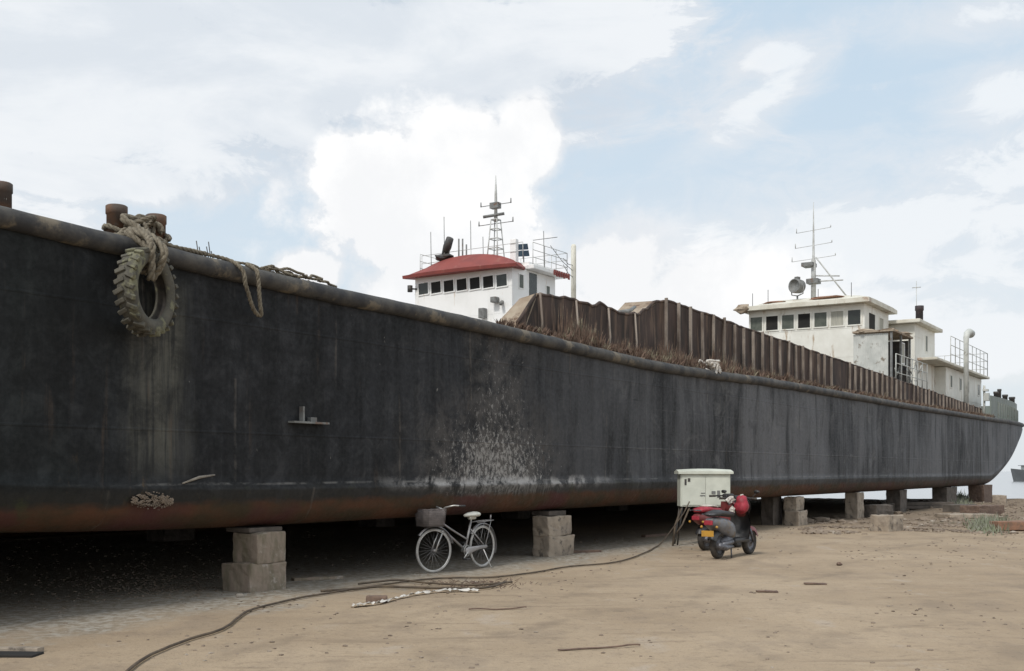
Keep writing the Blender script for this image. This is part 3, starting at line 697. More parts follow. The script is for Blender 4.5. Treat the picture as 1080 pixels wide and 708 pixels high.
b = MB(); b.box((ms2 - .15, mt2 - .2, L(523, 220, mt2).z), (ms2 + .15, mt2 + .25, L(523, 214, mt2).z)); b.tube([(ms2 - .3, mt2 + .5, L(523, 229, mt2).z), (ms2 + .1, mt2 - .4, L(523, 226, mt2).z)], .07, 8); b.build('radar_scanner', M['greysteel'], mast2)
# searchlight, solar board, aerials
q = L(469, 262, 21.0); b = MB()
b.tube([(q.x, 21.0, 11.1), (q.x, 21.0, 11.7)], .06, 8); b.tube([(q.x + .15, 21.1, 11.55), (q.x, 20.85, 11.85), (q.x - .12, 20.6, 12.2)], [.15, .20, .17], 12); b.blob((q.x, 21.05, 11.4), .26, (1, 1.6, .7), .9, 2, 2); b.build('searchlight', M['darksteel'], sh2)
q = L(551.5, 264, 17.4); Mx = Matrix.Translation(q) @ Matrix.Rotation(R(-18), 4, 'Y') @ Matrix.Rotation(R(-25), 4, 'Z')
b = MB(); b.box((-.03, -.42, -.28), (.03, .42, -.02), Mx); b.box((-.03, -.42, .02), (.03, .42, .28), Mx); b.cur = 1; b.tube([q + Vector((.05, 0, 0)), (q.x + .1, 17.4, 10.75)], .03, 6); b.build('solar_panel', [M['board'], M['greysteel']], sh2)
for u, yt, t_ in ((469, 229, 21.0), (455, 245, 21.6), (497, 233, 19.8), (510, 250, 19.2), (574, 244, 16.9)):
    q = L(u, yt, t_); b = MB(); b.tube([(q.x, t_, 10.7), (q.x - .05, t_, q.z)], .018, 5); ae = b.build('aerial', M['greysteel'], sh2)
for u, yt, t_ in ((484, 252, 20.4), (488, 252, 20.2), (492, 258, 20)):
    q = L(u, yt, t_); b = MB(); b.tube([(q.x, t_, 10.9), (q.x, t_, q.z)], .04, 6); b.build('vent_pipe', M['greysteel'], sh2)
q = L(574, 252, 16.9); b = MB(); b.tube([(q.x, 16.2, q.z), (q.x, 17.5, q.z)], .016, 5); b.build('crossbar', M['greysteel'], ae)
b = MB(); q = L(539.5, 265, 17.6); b.bevbox((q.x - .12, 17.3, 10.8), (q.x + .12, 17.6, 11.9), .02); b.build('vent_box', M['white'], sh2)
# white derrick post with rigging
q = L(605, 258, 17.0); b = MB(); b.tube([(q.x, 17.0, 7.3), (q.x, 17.0, q.z - .1), (q.x, 17.0, q.z)], [.125, .125, .09], 14); b.build('derrick_post', M['roofcream'], sh2)
b = MB()
for (a, c) in (((q.x, 17, q.z - 1.0), (A1 + .4, 16.8, 11.5)), ((q.x, 17, q.z - 1.6), (A1 + .4, 16.8, 11.2)), ((q.x, 17, q.z - 1.3), (A1 - .8, 16.8, 11.9))):
    a = Vector(a); c = Vector(c); b.tube([a, (a + c) / 2 + Vector((0, 0, -.12)), c], .016, 5)
b.build('rigging', M['greysteel'], sh2)

# ------------------------------------------------------------------ ropes and tyre
RZ = SHIP_YAW
tp = L(155, 308, -.28); tw = toworld(tp)
tyre = empty('tyre_fender', tw - Vector((0, 0, .46)), RZ + R(20), label='muddy old truck tyre hung by rope from the ship rail near the bollards', cat='tyre')
b = MB(); Ro, Ri, hw = .455, .285, .10
tz = Matrix.Translation((0, 0, .46))
b.lathe([(Ri, -.06), (Ri + .03, -.085), (Ri + .09, -.108), (Ro - .05, -.100), (Ro - .015, -.078), (Ro - .02, 0), (Ro - .015, .078), (Ro - .05, .100), (Ri + .09, .108), (Ri + .03, .085), (Ri, .06), (Ri + .02, .045), (Ri + .09, .085), (Ro - .06, .075), (Ro - .05, 0), (Ro - .06, -.075), (Ri + .09, -.085), (Ri + .02, -.045)], 56, tz, True)
b.v = [tuple(Vector(v) + noise.noise_vector(Vector(v) * 5) * .010) for v in b.v]
nl = 26
for k in range(nl):
    for sg in (-1, 1):
        an = (k + (.5 if sg > 0 else 0)) * 2 * math.pi / nl
        Mx = tz @ Matrix.Rotation(an, 4, 'Y') @ Matrix.Translation((Ro - .014, sg * .060, 0)) @ Matrix.Rotation(sg * R(24), 4, 'X')
        b.bevbox((-.03, -.056, -.024), (.018 + .008 * math.sin(k * 2.3), .056, .024), .010, Mx, .005, k)
b.build('tyre', M['tyre'], tyre)
b = MB(); b.lathe([(Ri + .02, -.055), (Ri + .07, -.04), (Ri + .09, 0), (Ri + .07, .04), (Ri + .02, .055)], 40, tz); b.build('inner_liner', M['rubber'], tyre)

def wob(pts, amp=.012, n=5, seed=0):
    out = []; P_ = [Vector(p) for p in pts]
    P_ = [P_[0]] + P_ + [P_[-1]]
    for i in range(1, len(P_) - 2):
        for k in range(n):
            f = k / n; a, b_, c, d = P_[i - 1:i + 3]
            q = .5 * ((2 * b_) + (-a + c) * f + (2 * a - 5 * b_ + 4 * c - d) * f * f + (-a + 3 * b_ - 3 * c + d) * f ** 3)
            out.append(q + noise.noise_vector(q * 6 + Vector((seed, 0, 0))) * amp)
    out.append(P_[-1]); return out
def rope(b, pts, r, seed=0, amp=.012, tw_=True):
    c = wob(pts, amp, 8, seed)
    if not tw_: b.tube(c, r, 7); return
    # three visible strands
    for j in range(3):
        q = []; acc = 0
        for i, p_ in enumerate(c):
            if i: acc += (p_ - c[i - 1]).length
            t = (c[min(i + 1, len(c) - 1)] - c[max(i - 1, 0)]).normalized(); a = t.orthogonal().normalized(); a = t.cross(Vector((.3, .5, .81))).normalized(); e = t.cross(a)
            an = acc / (r * 5) * 2 * math.pi / 1.4 + j * 2.094
            q.append(p_ + (a * math.cos(an) + e * math.sin(an)) * r * .5)
        b.tube(q, r * .58, 6)
zr_ = zrail(qb1.x)
# tyre sling: from tyre bottom of crown over the rail to the bollards
sling = empty('mooring_rope', toworld((tp.x, 0, zr_)), RZ, label='tangled hemp rope wound round two bollards and holding the tyre', cat='rope')
ox = tp.x
def rl(s, t, z): return (s - ox, t, z - zr_)
bx1, bx2 = qb1.x, qb2.x
for nm, pts, r in (
    ('rope_strand', [rl(ox - .02, -.36, tp.z + .12), rl(ox - .05, -.42, tp.z + .44), rl(ox + .02, -.26, zr_ + .10), rl(ox + .05, .02, zr_ + .20), rl(bx2 - .14, .25, zr_ + .28), rl(bx2, .44, zr_ + .30), rl(bx2 + .14, .28, zr_ + .28), rl(bx2 + .03, .15, zr_ + .24)], .042),
    ('rope_strand', [rl(ox + .06, -.28, tp.z + .14), rl(ox + .08, -.46, tp.z + .40), rl(ox + .08, -.22, zr_ + .13), rl(ox + .10, .0, zr_ + .24), rl(ox + .05, .15, zr_ + .36), rl(bx2 - .1, .2, zr_ + .38), rl(bx2 - .02, .17, zr_ + .30)], .042),
    ('rope_strand', [rl(bx1 - .16, .12, zr_ + .10), rl(bx1 - .02, .12, zr_ + .22), rl(bx1 + .14, .18, zr_ + .20), rl(ox - .02, .0, zr_ + .17), rl(ox + .03, -.16, zr_ + .05), rl(ox + .04, -.34, tp.z + .38), rl(ox + .02, -.2, tp.z + .20)], .040),
    ('rope_strand', [rl(bx1, .15, zr_ + .26), rl(bx1 + .13, .3, zr_ + .28), rl(bx1, .46, zr_ + .27), rl(bx1 - .13, .3, zr_ + .26), rl(bx1, .15, zr_ + .20), rl(bx1 + .15, .26, zr_ + .20), rl(bx2 - .12, .18, zr_ + .22), rl(bx2, .15, zr_ + .18), rl(bx2 + .13, .3, zr_ + .18), rl(bx2, .44, zr_ + .2)], .03),
    ('rope_strand', [rl(bx1 - .3, .08, zr_ + .12), rl(bx1 - .1, .03, zr_ + .13), rl(bx1 + .12, .0, zr_ + .14), rl(ox + .05, -.05, zr_ + .13), rl(bx2 + .1, .0, zr_ + .12), rl(bx2 + .5, .05, zr_ + .12)], .028)):
    b = MB(); rope(b, pts, r, seed=len(pts)); b.build(nm, M['rope'], sling)
b = MB(); rnd = random.Random(5)
for k in range(6):
    c = Vector(rl((bx1 + bx2) / 2 + rnd.uniform(-.10, .10), .18 + rnd.uniform(-.1, .08), zr_ + .20 + rnd.uniform(0, .15)))
    pts = []; ph = rnd.uniform(0, 6); ax = Vector((rnd.gauss(0, 1), rnd.gauss(0, 1), rnd.gauss(0, .6))).normalized(); e = ax.orthogonal().normalized(); f_ = ax.cross(e); rad = rnd.uniform(.07, .13)
    for i in range(9): pts.append(c + (e * math.cos(ph + i * .8) + f_ * math.sin(ph + i * .8)) * rad)
    rope(b, pts, .024, k)
b.build('rope_knot', M['rope'], sling)
# dangling loop
q1, q2, q3 = L(256, 290, -.2), L(277, 333, -.16), L(274, 292, -.2)
zr2 = zrail(q1.x); lp = empty('mooring_rope', toworld((q1.x, 0, zr2)), RZ, label='slack rope loop dangling over the rail right of the tyre', cat='rope')
o2 = lambda s, t, z: (s - q1.x, t, z - zr2)
b = MB(); rope(b, [o2(q1.x - 1.3, .12, zrail(q1.x - 1.3) + .10), o2(q1.x - .7, .10, zrail(q1.x - .7) + .13), o2(q1.x - .1, .02, zr2 + .15), o2(q1.x, -.17, zr2 + .03), o2(q1.x + .08, -.18, zr2 - .18), o2(q2.x - .12, -.13, q2.z + .05), o2(q2.x, -.12, q2.z), o2(q3.x + .06, -.15, q2.z + .08), o2(q3.x, -.18, zr2 - .12), o2(q3.x - .02, -.17, zr2 + .03), o2(q3.x + .02, .02, zr2 + .14), o2(q3.x + .5, .08, zr2 + .11), o2(q3.x + 1.3, .1, zrail(q3.x + 1.3) + .12)], .026, 3)
b.build('rope_loop', M['rope'], lp)
b = MB(); rnd = random.Random(9)
for k in range(7):
    x = rnd.uniform(.1, 1.5); pts = [(x + i * .12 + rnd.uniform(-.03, .03), .08 + rnd.uniform(-.07, .08), .13 + rnd.uniform(-.02, .06)) for i in range(6)]; rope(b, pts, .018, k)
b.build('rope_tangle', M['rope'], lp)
# rag bundle on the rail
q = L(743, 384, .15); b = MB(); rnd = random.Random(2)
for k in range(10):
    pts = [Vector((rnd.uniform(-.35, .25) + i * .07, rnd.uniform(-.22, .15), rnd.uniform(.02, .30) - i * .045)) for i in range(5)]; rope(b, pts, .035, k)
tag(b.build('rope_bundle', M['cloth'], None, toworld((q.x, .1, zrail(q.x) + .09)), RZ), 'pale frayed rope bundle lying on the rail beside the ribbed coaming', 'rope')

# dry weeds along the deck edge
b = MB(); rnd = random.Random(4)
for k in range(17000):
    s_ = 21.5 + (66 - 21.5) * rnd.random() ** 1.25; t_ = rnd.uniform(.02, .74)
    tall = .95 if s_ < 30 else max(.36, .95 - (s_ - 30) * .10)
    if s_ < 24: tall = .22 + .15 * (s_ - 21.5)
    cl = noise.noise(Vector((s_ * 1.4, 0, 3))) + .45 * noise.noise(Vector((s_ * 4, 1, 3)))
    h_ = .12 + tall * rnd.uniform(.2, 1) * max(.05, .38 + 1.25 * cl) * (.35 + .9 * t_)
    z0 = zrail(s_) + (.08 if t_ < .12 else 0); a = rnd.uniform(0, 6.28); w = rnd.uniform(.006, .028); lx, ly = rnd.uniform(-.16, .16), rnd.uniform(-.12, .05)
    p0 = Vector((s_, t_, z0)); dx = Vector((math.cos(a) * w, math.sin(a) * w, 0))
    mid = p0 + Vector((lx * .5, ly * .4, h_ * .6)); tip = p0 + Vector((lx, ly, h_))
    b.add([p0 - dx * .5, p0 + dx * .5, mid + dx * .7, tip, mid - dx * .7], [(0, 1, 2, 3, 4)])
o = b.build('dry_weeds', M['weed']); o.location = (OX, 0, 0); o.rotation_euler.z = RZ
tag(o, 'dry brown weeds growing along the ship deck edge below the coaming', 'weeds', kind='stuff')
b = MB()
for k in range(2600):   # loose dirt and rubbish on deck edge
    s_ = 21.5 + 43 * rnd.random(); t_ = rnd.uniform(.0, .7); b.blob((s_, t_, zrail(s_) + (.09 if t_ < .15 else .05 + .22 * t_)), rnd.uniform(.02, .09), (1.6, 1, .5), .8, 1, k)
o = b.build('deck_dirt', M['weed']); o.location = (OX, 0, 0); o.rotation_euler.z = RZ
tag(o, 'crumbs of dirt and scale lying along the rail', 'debris', kind='stuff')
# barnacle / weed clump on hull side
q = L(160, 528, -.02); b = MB()
for k in range(2600):
    a = rnd.uniform(-.27, .33); en = 1 - (a / .34) ** 2; z = rnd.gauss(0, .035) * en - .02 * a + .03 * noise.noise(Vector((a * 9, 0, 1))); r_ = rnd.uniform(.003, .009)
    if noise.noise(Vector((a * 14, z * 30, 3))) < -.12: continue
    b.blob((a, -rnd.uniform(0, .03) * en, z), r_, (1.4, 1, .8), .8, 1, k)
tag(b.build('barnacle_clump', M['rubble'], None, toworld(q), RZ), 'pale crusty growth clinging to the hull low below the tyre', 'growth', kind='stuff')

# ------------------------------------------------------------------ support blocks
def block(name, c, dims, m_, yaw, label, cat='block', seed=0, group='blocks propping up and lying under the black ship', grp=True):
    b = MB(); b.bevbox((-dims[0] / 2, -dims[1] / 2, 0), (dims[0] / 2, dims[1] / 2, dims[2]), .022, None, .026 if dims[2] > .3 else .016, seed)
    o = b.build(name, m_, None, c, yaw); return tag(o, label, cat, group if grp else None)
Q = lambda s, t, z=0: toworld((s, t, z))
def stack_at(u, g_, t):      # find s for column u at inset t
    return L(u, g_, t).x
s1 = stack_at(272, 0, .30)
block('concrete_block', Q(s1 + .0, .36, -.05), (.62, .50, .41), M['timber'], RZ, 'wide lower block of the leftmost two-block prop under the hull', seed=1)
block('concrete_block', Q(s1 + .04, .31, .362), (.52, .40, .37), M['timber'], RZ + R(2), 'upper block of the leftmost two-block prop under the hull', seed=2)
b = MB(); b.bevbox((-.28, -.2, 0), (.28, .2, .055), .01, None, .006, 3); tag(b.build('wedge_board', M['darkblock'], None, Q(s1 + .04, .40, .735), RZ), 'dark board wedged between leftmost prop and hull bottom', 'board')
s2 = stack_at(584, 0, .3)
block('concrete_block', Q(s2 - .08, .25, -.05), (.78, .36, .40), M['concrete'], RZ + R(-4), 'lower block of the two-block prop right of the bicycle', seed=4)
block('concrete_block', Q(s2 - .10, .27, .352), (.76, .34, .345), M['concrete'], RZ + R(-2), 'upper chipped block of the two-block prop right of the bicycle', seed=5)
b = MB(); b.bevbox((-.3, -.18, 0), (.3, .18, .08), .01, None, .006, 3); tag(b.build('wedge_board', M['darkblock'], None, Q(s2, .4, .70), RZ), 'dark board wedged on the prop right of the bicycle', 'board')
sA = stack_at(834, 0, .3)
block('concrete_block', Q(sA + .15, .20, -.05), (.75, .40, .45), M['concrete'], RZ, 'pale prop block just right of the red scooter, lower one', seed=6)
block('concrete_block', Q(sA + .20, .28, .40), (.6, .36, .38), M['concrete'], RZ, 'pale prop block just right of the red scooter, upper one', seed=7)
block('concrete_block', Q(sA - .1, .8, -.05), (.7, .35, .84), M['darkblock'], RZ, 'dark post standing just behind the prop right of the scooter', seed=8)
sB = stack_at(903, 0, .3)
block('concrete_block', Q(sB, .35, -.05), (.75, .40, .85), M['concrete'], RZ, 'tall single pillar prop under the middle of the aft hull', seed=9)
sC = stack_at(950, 0, .35)
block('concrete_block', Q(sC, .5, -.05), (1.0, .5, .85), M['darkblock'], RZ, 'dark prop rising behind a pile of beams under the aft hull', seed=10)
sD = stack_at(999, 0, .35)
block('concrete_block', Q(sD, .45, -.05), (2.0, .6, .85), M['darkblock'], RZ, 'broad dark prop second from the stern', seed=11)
sE = stack_at(1034, 0, .3)
block('concrete_block', Q(sE, .30, -.05), (2.2, .7, .88), M['brick'], RZ, 'brown prop nearest the stern under the hull end', seed=12)
# props down the centre and far side of the hull (dim under the ship), and under the second ship
rnd = random.Random(8)
for s_ in (16, 23, 30, 37, 44, 51):
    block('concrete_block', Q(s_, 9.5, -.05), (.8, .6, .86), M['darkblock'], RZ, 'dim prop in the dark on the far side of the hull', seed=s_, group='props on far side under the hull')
# loose blocks on the bank
for i, (u, y, d, m_, lab) in enumerate((
    (935, 560, (.75, .5, .42), 'concrete', 'squat block lying nearest the viewer on the bank below the aft hull'),
    (936, 541, (.55, .4, .36), 'darkblock', 'small dark block with hollow beside the beam pile'),
    (926, 545, (1.0, .5, .42), 'darkblock', 'long dark block lying on the bank right of the tall single pillar'),
    (1054, 531, (1.0, .6, .40), 'concrete', 'grey block at the water edge beside the stern prop'),
    (1036, 543, (1.6, .7, .35), 'brick', 'brown broken block on the bank in front of the stern prop'),
    (1012, 540, (1.3, .7, .30), 'darkblock', 'dark broken block on the bank between the two stern props'))):
    block('concrete_block', G(u, y) + Vector((0, 0, -.03)), d, M[m_], RZ + rnd.uniform(-.4, .4), lab, seed=20 + i)
b = MB()
for i in range(5): b.bevbox((-1.3 + rnd.uniform(-.2, .2), -.35 + i * .16, .02 + (i % 2) * .13), (1.5 + rnd.uniform(-.3, .3), -.21 + i * .16, .14 + (i % 2) * .13), .01, Matrix.Rotation(rnd.uniform(-.1, .1), 4, 'Z'))
tag(b.build('beam_pile', M['darkblock'], None, G(968, 537), R(12)), 'pile of dark timber beams on the bank below the aft hull', 'timber pile')
block('concrete_slab', G(1018, 546), (1.6, .9, .12), M['concrete'], R(10), 'thin pale slab lying flat on the bank near the stern', cat='slab', seed=31)
block('brick', G(1068, 559), (1.0, .5, .22), M['redbrick'], R(5), 'orange brick lump on the bank at the right edge', cat='brick', seed=32, grp=False)
block('brick', G(397, 638), (.23, .11, .10), M['brick'], R(4), 'brown brick lying beside the white cloth strip and hose', cat='brick', seed=33, grp=False)
block('stone', G(253, 632), (.09, .07, .06), M['stone'], R(20), 'small pale stone at the foot of the leftmost prop', cat='stone', seed=34, grp=False)

b = MB(); rnd = random.Random(21)        # rubble on the bank
for k in range(3800):
    u = rnd.uniform(845, 1110); y = 528 + 36 * rnd.random() ** 1.2
    if u < 900 and y < 545: continue
    p_ = G(u, y); cl = noise.noise(Vector((p_.x * .5, p_.y * .5, 0)))
    if cl < -.05: continue
    r_ = rnd.uniform(.015, .06) * (1 + 2.2 * max(0, cl) ** 2) * (2.2 if k % 60 == 0 else 1)
    b.blob((p_.x, p_.y, ground_z(p_.x, p_.y) + r_ * .2), r_, (1.4, 1, .6), .8, 1, k)
tag(b.build('rubble', M['rubble']), 'broken stones and rubble scattered over the bank under the stern', 'rubble', kind='stuff')
b = MB()
for k in range(500):
    p_ = G(rnd.gauss(1043, 9), rnd.gauss(556, 3)); a = rnd.uniform(0, 6.3); h_ = rnd.uniform(.08, .3)
    b.add([(p_.x - .02, p_.y, 0), (p_.x + .02, p_.y, 0), (p_.x + math.cos(a) * .12, p_.y + math.sin(a) * .1, h_)], [(0, 1, 2)])
for k in range(500):
    p_ = G(rnd.gauss(1013, 6), rnd.gauss(530, 3)); a = rnd.uniform(0, 6.3); h_ = rnd.uniform(.1, .4)
    b.add([(p_.x - .02, p_.y, 0), (p_.x + .03, p_.y, 0), (p_.x + math.cos(a) * .15, p_.y + math.sin(a) * .1, h_)], [(0, 1, 2)])
tag(b.build('weeds', M['greenweed']), 'tufts of green weed among the bank rubble near the stern', 'weeds', kind='stuff')
b = MB()                                  # grit over the yard
for k in range(3400):
    if k < 900: u, y = rnd.gauss(165, 60), rnd.gauss(617, 9); sz = (.004, .013)
    else:
        Y_ = rnd.uniform(8.3, 30); u = rnd.uniform(-60, 1140); y = HOR + CAMH * F / Y_; sz = (.003, .016)
        if noise.noise(Vector((u * .012, y * .03, 5))) < .02: continue
    if y < 540: continue
    p_ = G(u, y); r_ = rnd.uniform(*sz) * (1 + .02 * p_.y)
    b.blob((p_.x, p_.y, ground_z(p_.x, p_.y) + r_ * .2), r_, (1.3, 1, .6), .7, 1, k)
tag(b.build('grit', M['rubble']), 'loose grit and pebbles scattered over the yard', 'gravel', kind='stuff')
# dark chips / scraps, individually small
for i, (u, y, w, lab) in enumerate(((860, 617, .30, 'dark flat scrap of bark right of centre on the open yard'), (809, 626, .26, 'dark stick scrap left of the bark scrap on the open yard'), (885, 597, .08, 'tiny dark stone above the bark scrap on the yard'), (525, 647, .30, 'thin brown stick on the ground below the prop right of the bicycle'), (632, 686, .35, 'curved twig at the bottom centre edge of the yard'))):
    p_ = G(u, y); b = MB()
    if i in (3, 4): b.tube(wob([(-w, -.10 if i == 4 else 0, .01), (-w * .3, 0, .015), (w * .4, .05, .012), (w, .1, .02)], .02, 5, i), .008, 6)
    elif i == 2: b.blob((0, 0, .02), .04, (1, 1, .7), .6, 2, 3)
    else: b.bevbox((-w / 2, -.03, .0), (w / 2, .04, .02), .006, Matrix.Rotation(rnd.uniform(-.2, .2), 4, 'Z'), .012, i)
    tag(b.build('twig' if i in (3, 4) else 'scrap', M['brick'], None, (p_.x, p_.y, ground_z(p_.x, p_.y) + .004)), lab, 'twig' if i in (3, 4) else 'scrap')

for i, (u, y, dx, dz, yw, lab) in enumerate(((606, 583.5, 1.0, .05, 18, 'thin brown plank lying at the foot of the prop right of the bicycle'), (335, 612, .7, .04, 30, 'short plank in the shade right of the leftmost prop'), (690, 566, .9, .06, 50, 'offcut timber lying under the hull left of the cabinet'), (1000, 552, 1.2, .06, 5, 'pale board lying across the bank rubble under the stern'))):
    p_ = G(u, y); b = MB(); b.bevbox((-dx / 2, -.06, 0), (dx / 2, .06, dz), .006, None, .008, i)
    tag(b.build('plank', M['brick' if i % 2 == 0 else 'timber'], None, (p_.x, p_.y, ground_z(p_.x, p_.y) - .003), R(yw)), lab, 'plank')
# ------------------------------------------------------------------ hoses, cloth
def ground_path(pts, lift, dense=6):
    P_ = [G(u, y) for u, y in pts]; P_ = wob(P_, .01, dense, 1)
    return [Vector((q.x, q.y, ground_z(q.x, q.y) + lift)) for q in P_]
cab = G(745, 577)
pts = ground_path([(132, 712), (160, 694), (200, 678), (235, 668), (252, 655), (268, 646), (310, 636), (345, 630), (380, 624), (420, 618), (470, 612), (520, 611), (560, 606), (600, 599), (650, 594), (675, 587), (695, 577)], .022)
e = pts[-1]; pts += [e + Vector((.12, .05, .12)), e + Vector((.30, .1, .35)), e + Vector((.5, .12, .62)), e + Vector((.62, .15, .85))]
b = MB(); b.tube(pts, .0125, 8)
tag(b.build('hose', M['hose']), 'long brown black hose snaking across the yard up to the cabinet', 'hose')
pts = ground_path([(338, 628), (370, 626), (400, 623), (430, 624), (470, 625), (505, 625), (522, 622), (533, 618)], .03)
b = MB(); b.tube(pts, .016, 8); pts2 = ground_path([(378, 620), (420, 616), (450, 619), (500, 621), (540, 618)], .03); b.tube(pts2, .013, 8)
tag(b.build('cable', M['hose']), 'short dark cable lying beside the white cloth strip in front of the bicycle', 'cable')
b = MB(); pts = ground_path([(372, 643), (400, 640), (425, 634), (455, 629), (480, 627), (505, 628)], .012, 10); vs = []; rnd = random.Random(3)
for i, q in enumerate(pts):
    w = .035 + .03 * abs(noise.noise(Vector((i * .3, 0, 0)))) * 2
    for k in range(4): vs.append((q.x + rnd.uniform(-.01, .01), q.y + (k - 1.5) * w, q.z + rnd.uniform(0, .035)))
b.add(vs, [(i * 4 + k, i * 4 + k + 1, i * 4 + k + 5, i * 4 + k + 4) for i in range(len(pts) - 1) for k in range(3)])
tag(b.build('cloth_strip', M['cloth']), 'crumpled white cloth strip lying in front of the bicycle', 'cloth')
# weeds / tangle by cable
b = MB()
for k in range(260):
    p_ = G(rnd.gauss(505, 25), rnd.gauss(619, 3)); a = rnd.uniform(0, 6.3); b.tube([(p_.x, p_.y, .01), (p_.x + math.cos(a) * .08, p_.y + math.sin(a) * .08, rnd.uniform(.02, .06))], .004, 4)
tag(b.build('dry_grass', M['weed']), 'flattened dry grass tangled round the cable end', 'grass', kind='stuff')
# near-black plate painted as the shaded hollow of a sunken slot, lower left
b = MB(); p_ = G(8, 694); b.bevbox((-.6, -.08, .0), (.24, .12, .035), .006, Matrix.Rotation(R(-4), 4, 'Z')); b.cur = 1; b.bevbox((-.6, .13, .0), (.18, .24, .06), .01, Matrix.Rotation(R(-5), 4, 'Z'), .01, 2)
tag(b.build('drain_shade_plate', [M['dark'], M['concrete']], None, (p_.x, p_.y, 0)), 'near-black plate painted as a shaded drain slot, with a concrete edge at the lower left corner', 'drain')

# ------------------------------------------------------------------ bicycle
fc, rc = G(457.5, 604.5), G(508.5, 598.5)
dirb = (fc - rc); WB = dirb.length; yaw = math.atan2(dirb.y, dirb.x)
bike = empty('bicycle', (rc.x, rc.y, 0.0), yaw, label='old silver bicycle with pale saddle and grey front basket beside the hull', cat='bicycle')
WR = .325
def spoked(name, x, turn=0.0):
    Mx = Matrix.Translation((x, 0, WR)) @ Matrix.Rotation(turn, 4, 'Z')
    b = MB(); b.lathe([(WR - .028, -.012), (WR - .014, -.015), (WR, 0), (WR - .014, .015), (WR - .028, .012)], 44, Mx, True)
    w = b.build(name, M['bikegrey'], bike)
    b = MB(); b.lathe([(WR - .040, -.010), (WR - .028, -.012), (WR - .028, .012), (WR - .040, .010)], 44, Mx, True); b.build('rim', M['chrome'], w)
    b = MB(); b.tube([Mx @ Vector((0, -.05, 0)), Mx @ Vector((0, .05, 0))], .022, 10)
    for k in range(28):
        an = k * 2 * math.pi / 28; sd = -.03 if k % 2 else .03
        b.tube([Mx @ Vector((.02 * math.cos(an + .9), sd, .02 * math.sin(an + .9))), Mx @ Vector(((WR - .045) * math.cos(an), 0, (WR - .045) * math.sin(an)))], .0016, 4)
    b.build('spokes', M['bikeframe'], w); return Mx
spoked('rear_wheel', 0); TURN = R(-14)
Mf = Matrix.Translation((WB, 0, 0)) @ Matrix.Rotation(TURN, 4, 'Z')
spoked('front_wheel', WB, TURN)
BBx, BBz = .44, .28; STx, STz = .29, .74; HX, HZ = WB - .20, .76
b = MB()
b.tube([(BBx, 0, BBz), (STx, 0, STz - .02)], .017, 8)                                # seat tube
b.tube([(HX, 0, HZ), (HX + .045, 0, HZ - .15)], .019, 8)                             # head tube
b.tube([(HX + .04, 0, HZ - .13), (HX - .18, 0, .52), (BBx + .02, 0, BBz + .03)], .017, 8)
b.tube([(HX + .01, 0, HZ - .04), (HX - .20, 0, .62), (STx + .12, 0, .46), (STx + .10, 0, .46)], .015, 8)
for sg in (-.055, .055):
    b.tube([(BBx, sg * .5, BBz), (0, sg, WR)], .010, 6); b.tube([(STx + .03, sg * .4, STz - .14), (0, sg, WR)], .009, 6)
b.build('frame', M['bikeframe'], bike)
b = MB()
for sg in (-.05, .05): b.tube([Mf @ Vector((-.12, sg, .58)), Mf @ Vector((-.05, sg, .45)), Mf @ Vector((0, sg, WR))], .011, 6)
b.tube([Mf @ Vector((-.13, -.05, .6)), Mf @ Vector((-.13, .05, .6))], .012, 6); b.build('fork', M['chrome'], bike)
b = MB(); b.tube([(HX, 0, HZ), (HX - .03, 0, .88), (HX - .01, 0, .92)], .013, 8)
Mh = Matrix.Translation((HX - .01, 0, .92)) @ Matrix.Rotation(TURN, 4, 'Z')
for sg in (-1, 1): b.tube([Mh @ Vector(v) for v in ((0, 0, 0), (.03, sg * .1, .03), (-.02, sg * .24, .06), (-.18, sg * .27, .05))], .011, 8)
hb = b.build('handlebar', M['chrome'], bike)
for sg in (-1, 1):
    b = MB(); b.tube([Mh @ Vector((-.10, sg * .26, .052)), Mh @ Vector((-.20, sg * .272, .05))], .017, 8); b.build('grip', M['black'], hb)
b = MB(); b.loft([(STx - .13, .815, .09, .03), (STx - .10, .825, .115, .04), (STx, .82, .10, .035), (STx + .08, .815, .05, .028), (STx + .15, .81, .025, .02)], 16, None, 2.2); b.tube([(STx, 0, STz - .05), (STx - .01, 0, .80)], .013, 8); b.tube([(STx - .1, 0, .775), (STx + .05, 0, .775)], .03, 8); b.build('saddle', M['saddle'], bike)
b = MB()
for x, R_, a0, a1, T in ((0, WR + .035, 35, 200, Matrix.Identity(4)), (WB, WR + .035, 40, 165, None)):
    Mx = Matrix.Translation((x, 0, WR)) if T is not None else Matrix.Translation((WB, 0, WR)) @ Matrix.Rotation(TURN, 4, 'Z')
    vs = []
    for i in range(20):
        an = R(a0 + (a1 - a0) * i / 19)
        for w, dr in ((-.028, -.012), (-.018, 0), (.018, 0), (.028, -.012)): vs.append(Mx @ Vector(((R_ + dr) * math.cos(an), w, (R_ + dr) * math.sin(an))))
    b = MB(); b.add(vs, [(i * 4 + k, i * 4 + k + 1, i * 4 + k + 5, i * 4 + k + 4) for i in range(19) for k in range(3)], True); b.build('mudguard', M['bikeframe'], bike)
b = MB()
for sg in (-.06, .06): b.tube([(STx - .08, sg, .70), (-.22, sg, .72)], .006, 6); b.tube([(-.15, sg, .72), (0, sg, WR)], .006, 6)
b.tube([(-.22, -.06, .72), (-.24, 0, .72), (-.22, .06, .72)], .006, 6)
for k in range(4): b.tube([(.12 - .09 * k, -.06, .722), (.12 - .09 * k, .06, .722)], .005, 5)
b.tube([(-.22, 0, .72), (-.23, 0, .80)], .01, 5); b.build('rear_rack', M['bikeframe'], bike)
b = MB(); b.tube([(BBx, -.06, BBz), (BBx, .06, BBz)], .02, 8)
